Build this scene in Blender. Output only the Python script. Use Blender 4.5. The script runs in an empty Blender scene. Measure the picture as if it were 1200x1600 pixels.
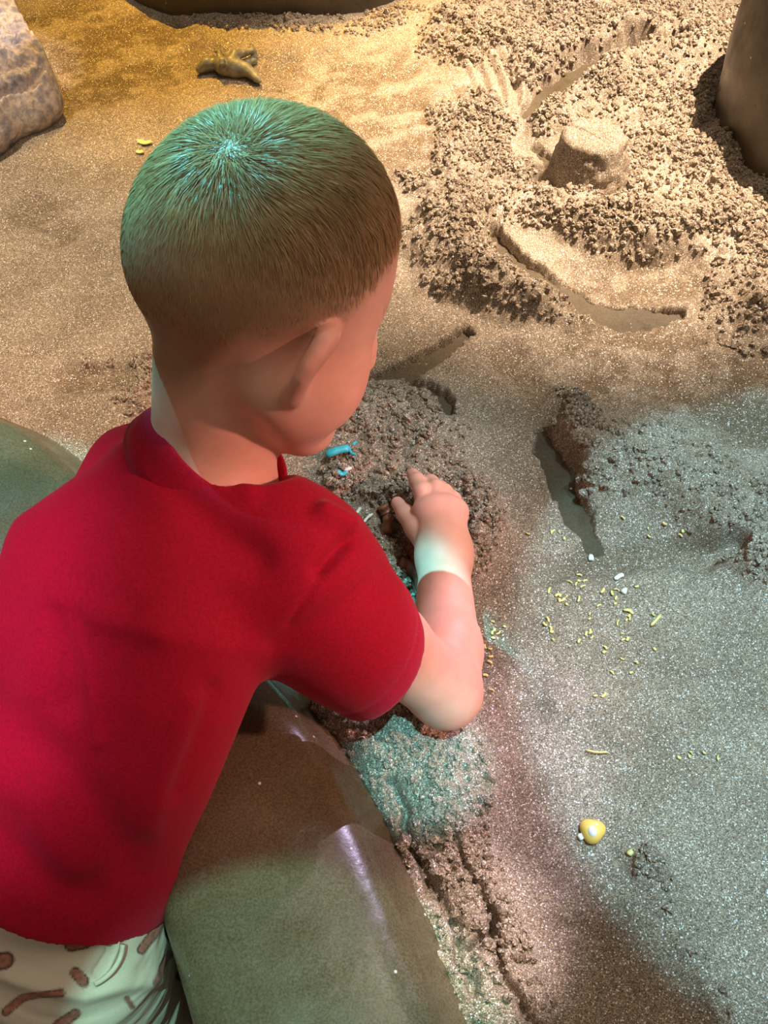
import bpy, bmesh, math, random
import numpy as np
from mathutils import Vector, Matrix

random.seed(7)
RNG = np.random.default_rng(7)
SC = bpy.context.scene
COL = SC.collection

# ------------------------------------------------------------------ camera
HC = 0.82                      # camera height above the sand (m)
PITCH = math.radians(52.0)     # looking down
FPX = 1700.0                   # focal length in pixels of the 1200x1600 frame
SP, CP = math.sin(PITCH), math.cos(PITCH)
cam_d = bpy.data.cameras.new('camera')
cam = bpy.data.objects.new('camera', cam_d)
COL.objects.link(cam)
cam.location = (0, 0, HC)
cam.rotation_euler = (math.pi / 2 - PITCH, 0, 0)
cam_d.sensor_fit = 'VERTICAL'
cam_d.sensor_height = 36.0
cam_d.lens = 36.0 * FPX / 1600.0
cam_d.clip_start = 0.02
SC.camera = cam

def C2W(x, y, d):
    """camera coords (right, up, depth) -> world"""
    return np.array([x, d * CP + y * SP, HC + y * CP - d * SP])
def P(px, py, d):
    """pixel + depth -> world"""
    return C2W((px - 600) / FPX * d, (800 - py) / FPX * d, d)
def D(x, y, z):
    """camera direction (right, up, toward viewer) -> world direction"""
    v = np.array([x, -z * CP + y * SP, y * CP + z * SP])
    return v / np.linalg.norm(v)
def G(px, py, z=0.0):
    """pixel -> point on the level z"""
    t = (800 - py) / FPX
    d = (HC - z) / (SP - t * CP)
    return P(px, py, d)

# ------------------------------------------------------------------ view, world, lamps
SC.view_settings.view_transform = 'Standard'
SC.view_settings.look = 'None'
SC.view_settings.exposure = 0.0
SC.view_settings.gamma = 1.0
SC.view_settings.use_curve_mapping = False
W = bpy.data.worlds.new('world'); SC.world = W; W.use_nodes = True
W.node_tree.nodes['Background'].inputs[0].default_value = (1.0, 0.80, 0.60, 1)
W.node_tree.nodes['Background'].inputs[1].default_value = 0.21

def area(name, loc, target, size, power, col):
    l = bpy.data.lights.new(name, 'AREA'); l.energy = power; l.color = col; l.size = size
    o = bpy.data.objects.new(name, l); COL.objects.link(o); o.location = loc
    o.rotation_euler = (Vector(target) - Vector(loc)).to_track_quat('-Z', 'Y').to_euler()
    return o
def spot(name, loc, target, radius, power, col, blend=0.2, soft=0.01):
    """gallery spot lamp aimed at target, its pool there having this radius"""
    l = bpy.data.lights.new(name, 'SPOT'); l.color = col; l.spot_blend = blend
    l.shadow_soft_size = soft
    dist = (Vector(target) - Vector(loc)).length
    l.spot_size = 2 * math.atan(radius / dist)
    l.energy = power * dist * dist
    o = bpy.data.objects.new(name, l); COL.objects.link(o); o.location = loc
    o.rotation_euler = (Vector(target) - Vector(loc)).to_track_quat('-Z', 'Y').to_euler()
    return o
def circ3(a, b, c):
    ax, ay, bx, by, cx, cy = a[0], a[1], b[0], b[1], c[0], c[1]
    d = 2 * (ax * (by - cy) + bx * (cy - ay) + cx * (ay - by))
    ux = ((ax*ax+ay*ay)*(by-cy)+(bx*bx+by*by)*(cy-ay)+(cx*cx+cy*cy)*(ay-by))/d
    uy = ((ax*ax+ay*ay)*(cx-bx)+(bx*bx+by*by)*(ax-cx)+(cx*cx+cy*cy)*(bx-ax))/d
    return np.array([ux, uy, 0]), math.hypot(ax-ux, ay-uy)

area('ceiling_lamp', (0.7, 0.7, 2.6), (0.1, 0.8, 0), 1.3, 14, (1.0, 0.84, 0.66))
# amber pool, far left, and a warm one below it
spot('amber_spot', (-0.5, 2.7, 2.3), G(370, 10), 0.46, 82, (1.0, 0.55, 0.05), 0.9)
spot('warm_spot', (-0.9, 0.9, 2.3), G(90, 420), 0.42, 50, (1.0, 0.80, 0.55), 0.9)
# peach pool over the far right pile
spot('peach_spot', (0.95, 1.45, 2.3), G(950, 190), 0.54, 190, (1.0, 0.78, 0.58), 0.9)
# cool pools over the near right sand: one crisp, one wide and faint
spot('cool_spot', (0.62, 0.25, 2.4), (0.462, 0.455, 0), 0.362, 43, (0.34, 0.78, 1.0), 0.14)
spot('cool_spot', (0.95, 0.95, 2.3), G(590, 730), 0.17, 20, (0.62, 0.90, 1.0), 0.9)
spot('cool_spot', (0.9, 0.5, 2.4), G(1130, 900), 0.40, 16, (0.60, 0.88, 1.0), 0.9)
# small cyan pool beside the elbow, cyan pools on the rim and on the crown of the head
spot('cyan_spot', (0.25, -0.35, 2.4), G(660, 1195), 0.066, 58, (0.26, 0.86, 1.0), 0.75)
spot('cyan_spot', (-0.2, -0.3, 2.3), G(440, 1735, 0.055), 0.158, 42, (0.40, 0.95, 0.85), 0.12)
spot('cyan_spot', (-0.5, -0.3, 2.2), P(40, 1605, 0.9), 0.055, 55, (0.50, 0.85, 1.0), 0.3)
spot('cyan_spot', (-0.7, 0.9, 2.3), G(-10, 770, 0.055), 0.13, 60, (0.30, 0.92, 1.0), 0.5)
spot('cyan_spot', (-0.55, 1.14, 2.25), P(335, 215, 0.66), 0.100, 135, (0.12, 0.82, 1.0), 0.5)
# magenta wash on the child's back, pink one from the right, lavender one raking over the rim
spot('magenta_spot', (-1.3, -0.1, 1.8), P(20, 1010, 0.82), 0.21, 36, (0.95, 0.38, 1.0), 0.7)
spot('pink_spot', (1.3, 0.1, 1.0), P(600, 850, 0.85), 0.30, 34, (1.0, 0.47, 0.40), 0.8, 0.04)
spot('white_spot', (-0.9, 1.2, 2.2), G(-10, 110), 0.13, 40, (1.0, 0.92, 0.90), 0.8)
spot('rose_spot', (0.5, 0.7, 2.4), G(725, 1480), 0.085, 55, (1.0, 0.84, 0.80), 0.9)
spot('lavender_spot', (0.95, 1.75, 1.25), G(655, 1350), 0.15, 30, (0.78, 0.66, 1.0), 0.6)

# ------------------------------------------------------------------ small helpers
def tag(o, label=None, cat=None, group=None, kind=None):
    if label: o['label'] = label
    if cat: o['category'] = cat
    if group: o['group'] = group
    if kind: o['kind'] = kind
    return o
def mesh_obj(name, verts, faces, mat=None, parent=None, smooth=True):
    me = bpy.data.meshes.new(name)
    verts = np.asarray(verts, dtype=np.float32)
    if isinstance(faces, np.ndarray):
        n, k = faces.shape
        me.vertices.add(len(verts)); me.vertices.foreach_set('co', verts.ravel())
        me.loops.add(n * k); me.loops.foreach_set('vertex_index', faces.astype(np.int32).ravel())
        me.polygons.add(n); me.polygons.foreach_set('loop_start', np.arange(0, n * k, k, dtype=np.int32))
        me.update(calc_edges=True)
        me.validate()
    else:
        me.from_pydata([tuple(map(float, v)) for v in verts], [], faces)
    if smooth: me.polygons.foreach_set('use_smooth', np.ones(len(me.polygons), dtype=bool))
    if mat: me.materials.append(mat)
    o = bpy.data.objects.new(name, me); COL.objects.link(o)
    if parent: o.parent = parent
    return o
def set_color(o, cols):
    a = o.data.color_attributes.new('tint', 'FLOAT_COLOR', 'POINT')
    c = np.ones((len(cols), 4), dtype=np.float32); c[:, :3] = cols
    a.data.foreach_set('color', c.ravel())

def h2(ix, iy, seed):
    n = (ix.astype(np.int64) * 374761393 + iy.astype(np.int64) * 668265263 + seed * 1274126177) & 0xffffffff
    n = ((n ^ (n >> 13)) * 1274126177) & 0xffffffff
    n = ((n ^ (n >> 16)) * 2246822519) & 0xffffffff
    return ((n ^ (n >> 15)) & 0xffffff) / float(0xffffff)
def vn(x, y, seed=0):
    ix, iy = np.floor(x), np.floor(y); fx, fy = x - ix, y - iy
    fx = fx*fx*fx*(fx*(fx*6-15)+10); fy = fy*fy*fy*(fy*(fy*6-15)+10)
    a, b = h2(ix, iy, seed), h2(ix+1, iy, seed); c, d = h2(ix, iy+1, seed), h2(ix+1, iy+1, seed)
    return (a*(1-fx)+b*fx)*(1-fy) + (c*(1-fx)+d*fx)*fy
def fbm(x, y, seed=0, oct=4):
    s, a, t = 0, 0.5, 0
    for i in range(oct):
        s = s + a * vn(x * 2**i + 17.3*i, y * 2**i + 9.1*i, seed + i); t += a; a *= 0.5
    return s / t * 2 - 1
def crumbs2(x, y, cell, seed):
    """rounded crumb relief 0..1"""
    X, Y = x / cell, y / cell; ix, iy = np.floor(X), np.floor(Y)
    best = np.zeros_like(X)
    for a in (-1, 0, 1):
        for b in (-1, 0, 1):
            jx, jy = ix + a, iy + b
            cx = jx + 0.1 + 0.8*h2(jx, jy, seed); cy = jy + 0.1 + 0.8*h2(jx, jy, seed+5)
            r = 0.45 + 0.4*h2(jx, jy, seed+9); hh = 0.35 + 0.65*h2(jx, jy, seed+13)
            d2 = ((X-cx)**2 + (Y-cy)**2) / (r*r)
            best = np.maximum(best, hh*np.sqrt(np.maximum(0, 1-d2)))
    return best
def dseg(x, y, a, b):
    dx, dy = b[0]-a[0], b[1]-a[1]
    t = np.clip(((x-a[0])*dx + (y-a[1])*dy) / (dx*dx+dy*dy+1e-12), 0, 1)
    return np.hypot(x-a[0]-t*dx, y-a[1]-t*dy)
def dpoly(x, y, pts):
    d = None
    for a, b in zip(pts[:-1], pts[1:]):
        e = dseg(x, y, a, b); d = e if d is None else np.minimum(d, e)
    return d
def sstep(a, b, x):
    t = np.clip((x-a)/(b-a), 0, 1); return t*t*(3-2*t)
def spline(pts, n):
    """Catmull-Rom through pts"""
    p = np.array(pts, float); p = np.vstack([2*p[0]-p[1], p, 2*p[-1]-p[-2]])
    out = []
    m = len(p) - 3
    for u in np.linspace(0, m, n):
        i = min(int(u), m-1); t = u - i
        a, b, c, d = p[i], p[i+1], p[i+2], p[i+3]
        out.append(0.5*((2*b)+(-a+c)*t+(2*a-5*b+4*c-d)*t*t+(-a+3*b-3*c+d)*t**3))
    return np.array(out)

# ------------------------------------------------------------------ materials
class NT:
    def __init__(s, name):
        s.m = bpy.data.materials.new(name); s.m.use_nodes = True
        s.t = s.m.node_tree; s.b = s.t.nodes['Principled BSDF']
    def n(s, kind, **kw):
        nd = s.t.nodes.new('ShaderNode' + kind)
        for k, v in kw.items():
            if k in nd.inputs: nd.inputs[k].default_value = v
            else: setattr(nd, k, v)
        return nd
    def l(s, a, b): s.t.links.new(a, b)
    def pos(s): return s.n('NewGeometry').outputs['Position']
    def obj(s): return s.n('TexCoord').outputs['Object']
    def noise(s, vec, scale, detail=4, rough=0.55):
        nd = s.n('TexNoise'); nd.inputs['Scale'].default_value = scale
        nd.inputs['Detail'].default_value = detail; nd.inputs['Roughness'].default_value = rough
        s.l(vec, nd.inputs['Vector']); return nd
    def vor(s, vec, scale, feature='F1'):
        nd = s.n('TexVoronoi'); nd.feature = feature; nd.inputs['Scale'].default_value = scale
        s.l(vec, nd.inputs['Vector']); return nd
    def ramp(s, fac, stops, interp='LINEAR'):
        nd = s.n('ValToRGB'); cr = nd.color_ramp; cr.interpolation = interp
        while len(cr.elements) < len(stops): cr.elements.new(0.5)
        for e, (p, c) in zip(cr.elements, stops):
            e.position = p; e.color = (*c, 1) if len(c) == 3 else c
        s.l(fac, nd.inputs[0]); return nd.outputs[0]
    def mix(s, fac, a, b, mode='MIX'):
        nd = s.n('Mix'); nd.data_type = 'RGBA'; nd.blend_type = mode
        for i, v in ((0, fac), (6, a), (7, b)):
            if isinstance(v, (int, float)): nd.inputs[i].default_value = v
            elif isinstance(v, tuple): nd.inputs[i].default_value = (*v, 1)
            else: s.l(v, nd.inputs[i])
        return nd.outputs[2]
    def math(s, op, a, b=None):
        nd = s.n('Math'); nd.operation = op
        for i, v in ((0, a), (1, b)):
            if v is None: continue
            if isinstance(v, (int, float)): nd.inputs[i].default_value = v
            else: s.l(v, nd.inputs[i])
        return nd.outputs[0]
    def bump(s, h, strength=0.3, dist=0.001):
        nd = s.n('Bump'); nd.inputs['Strength'].default_value = strength
        nd.inputs['Distance'].default_value = dist
        s.l(h, nd.inputs['Height']); s.l(nd.outputs[0], s.b.inputs['Normal']); return nd
    def base(s, c):
        if isinstance(c, tuple): s.b.inputs['Base Color'].default_value = (*c, 1)
        else: s.l(c, s.b.inputs['Base Color'])
    def set(s, **kw):
        for k, v in kw.items(): s.b.inputs[k.replace('_', ' ')].default_value = v
        return s

def sand_mat():
    t = NT('glittering_damp_sand'); p = t.pos()
    dm = t.n('Attribute'); dm.attribute_name = 'damp'; damp = dm.outputs['Fac']  # mask of damp patches plus the shadow band painted out from the elbow
    v1 = t.vor(p, 1500); v2 = t.vor(p, 1050)
    g1 = t.n('SeparateColor'); t.l(v1.outputs['Color'], g1.inputs[0])
    g2 = t.n('SeparateColor'); t.l(v2.outputs['Color'], g2.inputs[0])
    big = t.noise(p, 14, 5).outputs[0]
    base = t.ramp(big, [(0.3, (0.26, 0.205, 0.145)), (0.7, (0.39, 0.32, 0.24))])
    base = t.mix(damp, base, (0.135, 0.09, 0.045))
    grain = t.ramp(g1.outputs[0], [(0.0, (0.20, 0.18, 0.16)), (0.35, (0.62, 0.59, 0.56)), (0.75, (1.05, 1.0, 0.97)), (1.0, (2.0, 1.95, 1.9))])
    c = t.mix(1.0, base, grain, 'MULTIPLY')
    white = t.ramp(g2.outputs[1], [(0.945, (0, 0, 0)), (0.96, (1, 1, 1))])
    c = t.mix(white, c, (0.78, 0.75, 0.70))
    t.base(c)
    gl = t.ramp(g1.outputs[2], [(0.93, (0.8, 0.8, 0.8)), (0.95, (0.22, 0.22, 0.22))])
    t.l(gl, t.b.inputs['Roughness'])
    t.set(Specular_IOR_Level=0.45)
    hh = t.math('ADD', g1.outputs[1], t.math('MULTIPLY', g2.outputs[0], 0.6))
    t.bump(hh, 0.5, 0.0005)
    return t.m
def resin_mat(name, c0, c1, rough=0.28):
    t = NT(name); p = t.pos()
    n1 = t.noise(p, 9, 6).outputs[0]; n2 = t.noise(p, 620, 3).outputs[0]
    c = t.ramp(n1, [(0.3, c0), (0.7, c1)])
    c = t.mix(0.6, c, t.ramp(n2, [(0.35, (0.45, 0.45, 0.45)), (0.65, (1.5, 1.5, 1.45))]), 'MULTIPLY')
    v = t.vor(p, 130); sc = t.n('SeparateColor'); t.l(v.outputs['Color'], sc.inputs[0])
    near = t.ramp(v.outputs['Distance'], [(0.12, (1, 1, 1)), (0.2, (0, 0, 0))])
    few = t.ramp(sc.outputs[0], [(0.975, (0, 0, 0)), (0.98, (1, 1, 1))])
    c = t.mix(t.math('MULTIPLY', near, few), c, (0.75, 0.72, 0.66))
    t.base(c); t.set(Roughness=rough, Specular_IOR_Level=0.6)
    t.l(t.ramp(t.noise(p, 30, 4).outputs[0], [(0.3, (rough*0.7,)*3), (0.7, (rough*1.6,)*3)]), t.b.inputs['Roughness'])
    t.bump(t.noise(p, 60, 5).outputs[0], 0.25, 0.002)
    return t.m
def simple(name, col, rough=0.5, var=0.15, scale=120, bump=0.2, **kw):
    t = NT(name); p = t.obj(); n = t.noise(p, scale, 4).outputs[0]
    lo = tuple(max(0, c*(1-var)) for c in col); hi = tuple(c*(1+var) for c in col)
    t.base(t.ramp(n, [(0.3, lo), (0.7, hi)])); t.set(Roughness=rough, **kw)
    if bump: t.bump(n, bump, 0.001)
    return t.m
M = {}
M['sand'] = sand_mat()
M['rim'] = resin_mat('polished_brown_green_resin', (0.085, 0.062, 0.032), (0.125, 0.098, 0.055), 0.22)
M['boulder'] = resin_mat('dark_boulder_resin', (0.045, 0.032, 0.018), (0.09, 0.065, 0.036), 0.35)
M['tray'] = resin_mat('brown_tray_floor', (0.060, 0.041, 0.018), (0.095, 0.067, 0.032), 0.5)

# ------------------------------------------------------------------ SDF tools (bodies and clothes)
class Field:
    def __init__(s, ax, ay, az):
        s.A = [np.asarray(a, np.float32) for a in (ax, ay, az)]
        s.f = np.full([len(a) for a in s.A], 0.06, np.float32)
    def box(s, lo, hi):
        sl = []
        for a, l, h in zip(s.A, lo, hi):
            i, j = np.searchsorted(a, l), np.searchsorted(a, h)
            sl.append(slice(max(0, i-1), min(len(a), j+1)))
        return tuple(sl)
    def grid(s, sl):
        x, y, z = (a[q] for a, q in zip(s.A, sl))
        return x[:, None, None], y[None, :, None], z[None, None, :]
    def smin(s, sl, d, k):
        a = s.f[sl]
        if k <= 0: s.f[sl] = np.minimum(a, d); return
        h = np.maximum(k - np.abs(a-d), 0) / k
        s.f[sl] = np.minimum(a, d) - h*h*k*0.25
    def smax(s, sl, d, k):
        a = s.f[sl]
        h = np.maximum(k - np.abs(a-d), 0) / max(k, 1e-6)
        s.f[sl] = np.maximum(a, d) + h*h*k*0.25
    def cone(s, a, b, ra, rb, k=0.01, sub=False):
        a, b = np.asarray(a, float), np.asarray(b, float); r = max(ra, rb) + k + 0.02
        sl = s.box(np.minimum(a, b)-r, np.maximum(a, b)+r)
        if s.f[sl].size == 0: return
        x, y, z = s.grid(sl); v = b-a; L2 = float(v@v) + 1e-12
        t = np.clip(((x-a[0])*v[0]+(y-a[1])*v[1]+(z-a[2])*v[2])/L2, 0, 1)
        d = np.sqrt((x-a[0]-t*v[0])**2+(y-a[1]-t*v[1])**2+(z-a[2]-t*v[2])**2) - (ra+(rb-ra)*t)
        if sub: s.smax(sl, -d, k)
        else: s.smin(sl, d.astype(np.float32), k)
    def chain(s, pts, rs, k=0.01, k0=None):
        for i in range(len(pts)-1):
            s.cone(pts[i], pts[i+1], rs[i], rs[i+1], k if (i or k0 is None) else k0)
    def ell(s, c, axes, rad, k=0.01, sub=False):
        """ellipsoid; axes = 3 world unit vectors"""
        c = np.asarray(c, float); r = max(rad)*1.05 + k + 0.02
        sl = s.box(c-r, c+r)
        if s.f[sl].size == 0: return
        x, y, z = s.grid(sl); k0 = 0; k1 = 0
        for ax, ra in zip(axes, rad):
            q = (x-c[0])*ax[0]+(y-c[1])*ax[1]+(z-c[2])*ax[2]
            k0 = k0 + (q/ra)**2; k1 = k1 + (q/(ra*ra))**2
        k0 = np.sqrt(k0); k1 = np.sqrt(k1) + 1e-6
        d = k0*(k0-1)/k1
        if sub: s.smax(sl, -d, k)
        else: s.smin(sl, d.astype(np.float32), k)
    def cut(s, p, n, lo=None, hi=None, k=0.002):
        """remove the half-space on the +n side"""
        sl = s.box(lo, hi) if lo is not None else (slice(None),)*3
        x, y, z = s.grid(sl)
        d = (x-p[0])*n[0]+(y-p[1])*n[1]+(z-p[2])*n[2]
        s.smax(sl, d.astype(np.float32), k)
    def mesh(s):
        f = s.f; neg = f < 0
        nx, ny, nz = f.shape
        cnt = np.zeros((nx-1, ny-1, nz-1), np.int8)
        for i in (0, 1):
            for j in (0, 1):
                for k in (0, 1):
                    cnt += neg[i:nx-1+i, j:ny-1+j, k:nz-1+k]
        act = np.argwhere((cnt > 0) & (cnt < 8))
        idx = np.full(cnt.shape, -1, np.int32); idx[tuple(act.T)] = np.arange(len(act))
        I, J, K = act.T
        acc = np.zeros((len(act), 3)); num = np.zeros(len(act))
        offs = [(i, j, k) for i in (0, 1) for j in (0, 1) for k in (0, 1)]
        def pos(i, j, k): return np.stack([s.A[0][i], s.A[1][j], s.A[2][k]], 1)
        for o in offs:
            for ax in range(3):
                if o[ax]: continue
                q = list(o); q[ax] = 1
                fa = f[I+o[0], J+o[1], K+o[2]]; fb = f[I+q[0], J+q[1], K+q[2]]
                c = (fa < 0) != (fb < 0)
                t = np.where(c, fa/np.where(c, fa-fb, 1), 0)[:, None]
                p = pos(I+o[0], J+o[1], K+o[2])*(1-t) + pos(I+q[0], J+q[1], K+q[2])*t
                acc += np.where(c[:, None], p, 0); num += c
        V = acc/num[:, None]
        quads = []
        for ax in range(3):
            sa = [slice(None)]*3; sb = [slice(None)]*3
            sa[ax] = slice(0, -1); sb[ax] = slice(1, None)
            ch = neg[tuple(sa)] != neg[tuple(sb)]
            e = np.argwhere(ch)
            b, c = [(1, 2), (2, 0), (0, 1)][ax]
            ok = (e[:, b] > 0) & (e[:, c] > 0) & (e[:, b] < f.shape[b]-1) & (e[:, c] < f.shape[c]-1)
            e = e[ok]
            ins = neg[tuple(e.T)]
            def cell(db, dc):
                q = e.copy(); q[:, b] -= db; q[:, c] -= dc; return idx[tuple(q.T)]
            qd = np.stack([cell(1, 1), cell(0, 1), cell(0, 0), cell(1, 0)], 1)
            qd[~ins] = qd[~ins][:, ::-1]
            quads.append(qd)
        Q = np.vstack(quads)
        return V, Q[(Q >= 0).all(1)]
def laplace(V, Q, it=3, lam=0.5, w=None):
    e = np.vstack([Q[:, [0, 1]], Q[:, [1, 2]], Q[:, [2, 3]], Q[:, [3, 0]]])
    deg = np.bincount(e.ravel(), minlength=len(V)).astype(float)[:, None]
    for _ in range(it):
        S = np.zeros_like(V)
        for k in range(3):
            S[:, k] = np.bincount(e[:, 0], V[e[:, 1], k], len(V)) + np.bincount(e[:, 1], V[e[:, 0], k], len(V))
        d = lam*(S/np.maximum(deg, 1)-V)
        V = V + (d if w is None else d*w[:, None])
    return V
def vnormals(V, Q):
    n = np.cross(V[Q[:, 2]]-V[Q[:, 0]], V[Q[:, 3]]-V[Q[:, 1]])
    N = np.zeros_like(V)
    for i in range(4):
        for k in range(3):
            N[:, k] += np.bincount(Q[:, i], n[:, k], len(V))
    return N/(np.linalg.norm(N, axis=1)[:, None]+1e-12)
def axis(*segs):
    """segs: (start, end, step), ..."""
    out = [np.arange(a, b, st) for a, b, st in segs]
    return np.concatenate(out)
def project(V):
    """world points -> pixels of the photograph (to place creases and prints)"""
    y = V[:, 1]*SP + (V[:, 2]-HC)*CP; d = V[:, 1]*CP - (V[:, 2]-HC)*SP
    return 600+FPX*V[:, 0]/d, 800-FPX*y/d
def sweep_tube(pts, rads, seg=10, flat=1.0, cap=True):
    pts = np.asarray(pts, float); n = len(pts)
    tan = np.gradient(pts, axis=0); tan /= np.linalg.norm(tan, axis=1)[:, None]+1e-12
    up = np.array([0, 0, 1.0])
    V = []
    for i in range(n):
        s = np.cross(tan[i], up); s /= np.linalg.norm(s)+1e-9; u = np.cross(s, tan[i])
        for k in range(seg):
            a = 2*math.pi*k/seg
            V.append(pts[i]+rads[i]*(math.cos(a)*s+flat*math.sin(a)*u))
    F = [(i*seg+k, i*seg+(k+1) % seg, (i+1)*seg+(k+1) % seg, (i+1)*seg+k) for i in range(n-1) for k in range(seg)]
    if cap: F += [tuple(range(seg))[::-1], tuple((n-1)*seg+k for k in range(seg))]
    return V, F

# ================================================================== SETTING
FLOOR_Z = -0.44
t = NT('brown_carpet'); p = t.pos()
t.base(t.ramp(t.noise(p, 220, 4).outputs[0], [(0.3, (0.08, 0.055, 0.03)), (0.7, (0.17, 0.12, 0.065))])); t.set(Roughness=0.9)
t.bump(t.noise(p, 400, 2).outputs[0], 0.6, 0.003)
tag(mesh_obj('floor', [(-5, -5, FLOOR_Z), (5, -5, FLOOR_Z), (5, 6, FLOOR_Z), (-5, 6, FLOOR_Z)], [(0, 1, 2, 3)], t.m), kind='structure')
TRAY_Z = -0.012
# rim: swept profile along the inner foot line
foot_px = [(-260, 560), (-120, 605), (0, 652), (110, 706), (250, 838), (440, 1042), (530, 1140), (600, 1262), (672, 1420), (742, 1590), (800, 1760), (850, 1960)]
foot = spline([G(*q)[:2] for q in foot_px], 140)
tan = np.gradient(foot, axis=0); tan /= np.linalg.norm(tan, axis=1)[:, None]
nrm = np.stack([-tan[:, 1], tan[:, 0]], 1)           # to the left of travel
if (nrm[70] @ np.array([-1, -1])) < 0: nrm = -nrm     # away from the sand
prof = [(-0.012, -0.04), (0.0, 0.0), (0.016, 0.022), (0.024, 0.034), (0.029, 0.043), (0.036, 0.050), (0.046, 0.0545), (0.06, 0.057), (0.09, 0.0585), (0.12, 0.058),
        (0.155, 0.0565), (0.172, 0.051), (0.181, 0.039), (0.184, 0.02), (0.183, -0.03), (0.175, -0.08), (0.13, -0.10), (0.10, -0.11), (0.095, -0.25), (0.095, FLOOR_Z)]
pr = spline([(a, b) for a, b in prof], 70)
V = []
slim = np.array([1-0.30*math.exp(-(np.linalg.norm(q-G(300, 880)[:2])/0.12)**2) for q in foot])   # narrower where the child stands
for i in range(len(foot)):
    for o, z in pr:
        o2 = o if o < 0.05 else 0.05+(o-0.05)*slim[i]
        V.append((foot[i, 0]+nrm[i, 0]*o2, foot[i, 1]+nrm[i, 1]*o2, z))
n, m = len(foot), len(pr)
F = np.array([(i*m+k, i*m+k+1, (i+1)*m+k+1, (i+1)*m+k) for i in range(n-1) for k in range(m-1)])
rim = mesh_obj('sand_pit_rim', V, F, M['rim'])
tag(rim, 'broad smooth brown rim of the sand pit that the child leans over', 'rim')
def clear_rim(V):
    """press soft things out of the rim: up over its top or out past its side"""
    V = V.copy(); k = np.argmin(((V[:, None, :2]-foot[None])**2).sum(2), axis=1)
    sd = ((V[:, :2]-foot[k])*nrm[k]).sum(1); w = 0.05+0.134*slim[k]
    zt = np.interp(sd/w*0.184, [0, .016, .03, .046, .09, .155, .172, .180, .184], [0, .022, .044, .0545, .0585, .0565, .051, .039, .02])+0.0015
    ins = (sd > 0) & (sd < w+0.0015) & (V[:, 2] < zt) & (V[:, 2] > -0.11)
    upw = (zt-V[:, 2]) < (w-sd)*0.8
    V[:, 2] = np.where(ins & upw, zt, V[:, 2])
    mv = np.where(ins & ~upw, w+0.002-sd, 0)[:, None]
    V[:, :2] += nrm[k]*mv
    return V
rim_foot = foot; rim_nrm = nrm
inner = foot + nrm*0.03
ring_ = [(q[0], q[1], TRAY_Z) for q in inner]+[(1.4, float(inner[-1][1]), TRAY_Z), (1.4, 2.2, TRAY_Z), (-1.2, 2.2, TRAY_Z), (-1.2, float(inner[0][1]), TRAY_Z)]
tag(mesh_obj('trim_1', ring_, [tuple(range(len(ring_)))], M['tray'], smooth=False),
    'smooth olive brown floor of the sand tray, bare where sand was scraped away', kind='structure')

# ---- sand relief
def gp(pts): return [G(*q)[:2] for q in pts]
SX = axis((-1.1, -0.62, 0.02), (-0.62, -0.02, 0.0021), (-0.02, 0.36, 0.0015), (0.36, 0.66, 0.0021), (0.66, 1.3, 0.02))
SY = axis((-0.05, 0.12, 0.01), (0.12, 0.75, 0.0015), (0.75, 1.2, 0.0020), (1.2, 1.68, 0.0027), (1.68, 2.15, 0.02))
gx, gy = np.meshgrid(SX, SY, indexing='ij')
wx = gx + 0.012*fbm(gx/0.05, gy/0.05, 91, 3); wy = gy + 0.012*fbm(gx/0.05, gy/0.05, 95, 3)   # wandering edges
def line(pts, w, soft=1.0, warp=True):
    X, Y = (wx, wy) if warp else (gx, gy)
    return np.exp(-(dpoly(X, Y, gp(pts))/w)**2*soft)
H = 0.0055*fbm(gx/0.14, gy/0.14, 3, 3) + 0.0032*fbm(gx/0.04, gy/0.03, 11, 4)
CR = np.zeros_like(H)      # crumb amount
# raised crumbly country, far right
reg = np.zeros_like(H)
for pts, w in [([(1000, 20), (1100, 60), (900, 30), (760, 60)], 0.10), ([(720, 190), (700, 270), (760, 300)], 0.07), ([(690, 380), (730, 440), (800, 470)], 0.045),
               ([(960, 190), (1090, 120)], 0.07), ([(1000, 330), (1100, 300), (1190, 400)], 0.10), ([(880, 330), (960, 370)], 0.05), ([(1190, 480), (1180, 560)], 0.06)]:
    reg = np.maximum(reg, line(pts, w))
reg = sstep(0.15, 0.6, reg + 0.15*fbm(gx/0.04, gy/0.04, 41, 3))
H += reg*(0.012 + 0.010*fbm(gx/0.06, gy/0.06, 21, 4)); CR = np.maximum(CR, reg)
def ridge(pts, w, h, cr):
    global H, CR
    g = line(pts, w); H = H + h*g; CR = np.maximum(CR, cr*sstep(0.12, 0.55, g))
ridge([(690, 350), (690, 400), (730, 450), (800, 478), (880, 500), (920, 510)], 0.024, 0.024, 1)
ridge([(700, 250), (740, 330), (720, 390)], 0.022, 0.016, 1)
ridge([(860, 200), (930, 150), (1010, 110), (1090, 100)], 0.028, 0.028, 1)
ridge([(820, 130), (900, 85), (990, 50)], 0.02, 0.014, 1)
ridge([(850, 340), (950, 360), (1040, 390), (1120, 370)], 0.03, 0.02, 1)
ridge([(1010, 250), (1090, 200), (1120, 260)], 0.03, 0.016, 1)
ridge([(1180, 500), (1170, 560), (1200, 450)], 0.03, 0.012, 1)
ridge([(885, 640), (915, 700), (930, 740), (1010, 745), (1080, 790), (1130, 840), (1190, 885)], 0.026, 0.022, 0.9)
ridge([(985, 660), (1080, 720), (1190, 800)], 0.03, 0.010, 0.35)
ridge([(960, 600), (1060, 640), (1180, 690)], 0.022, 0.008, 0.25)
ridge([(1100, 740), (1190, 770)], 0.02, 0.008, 0.5)
ridge([(540, 650), (620, 650), (670, 690)], 0.04, 0.016, 0.9)
ridge([(560, 745), (640, 760), (690, 740)], 0.03, 0.008, 0.8)
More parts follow.
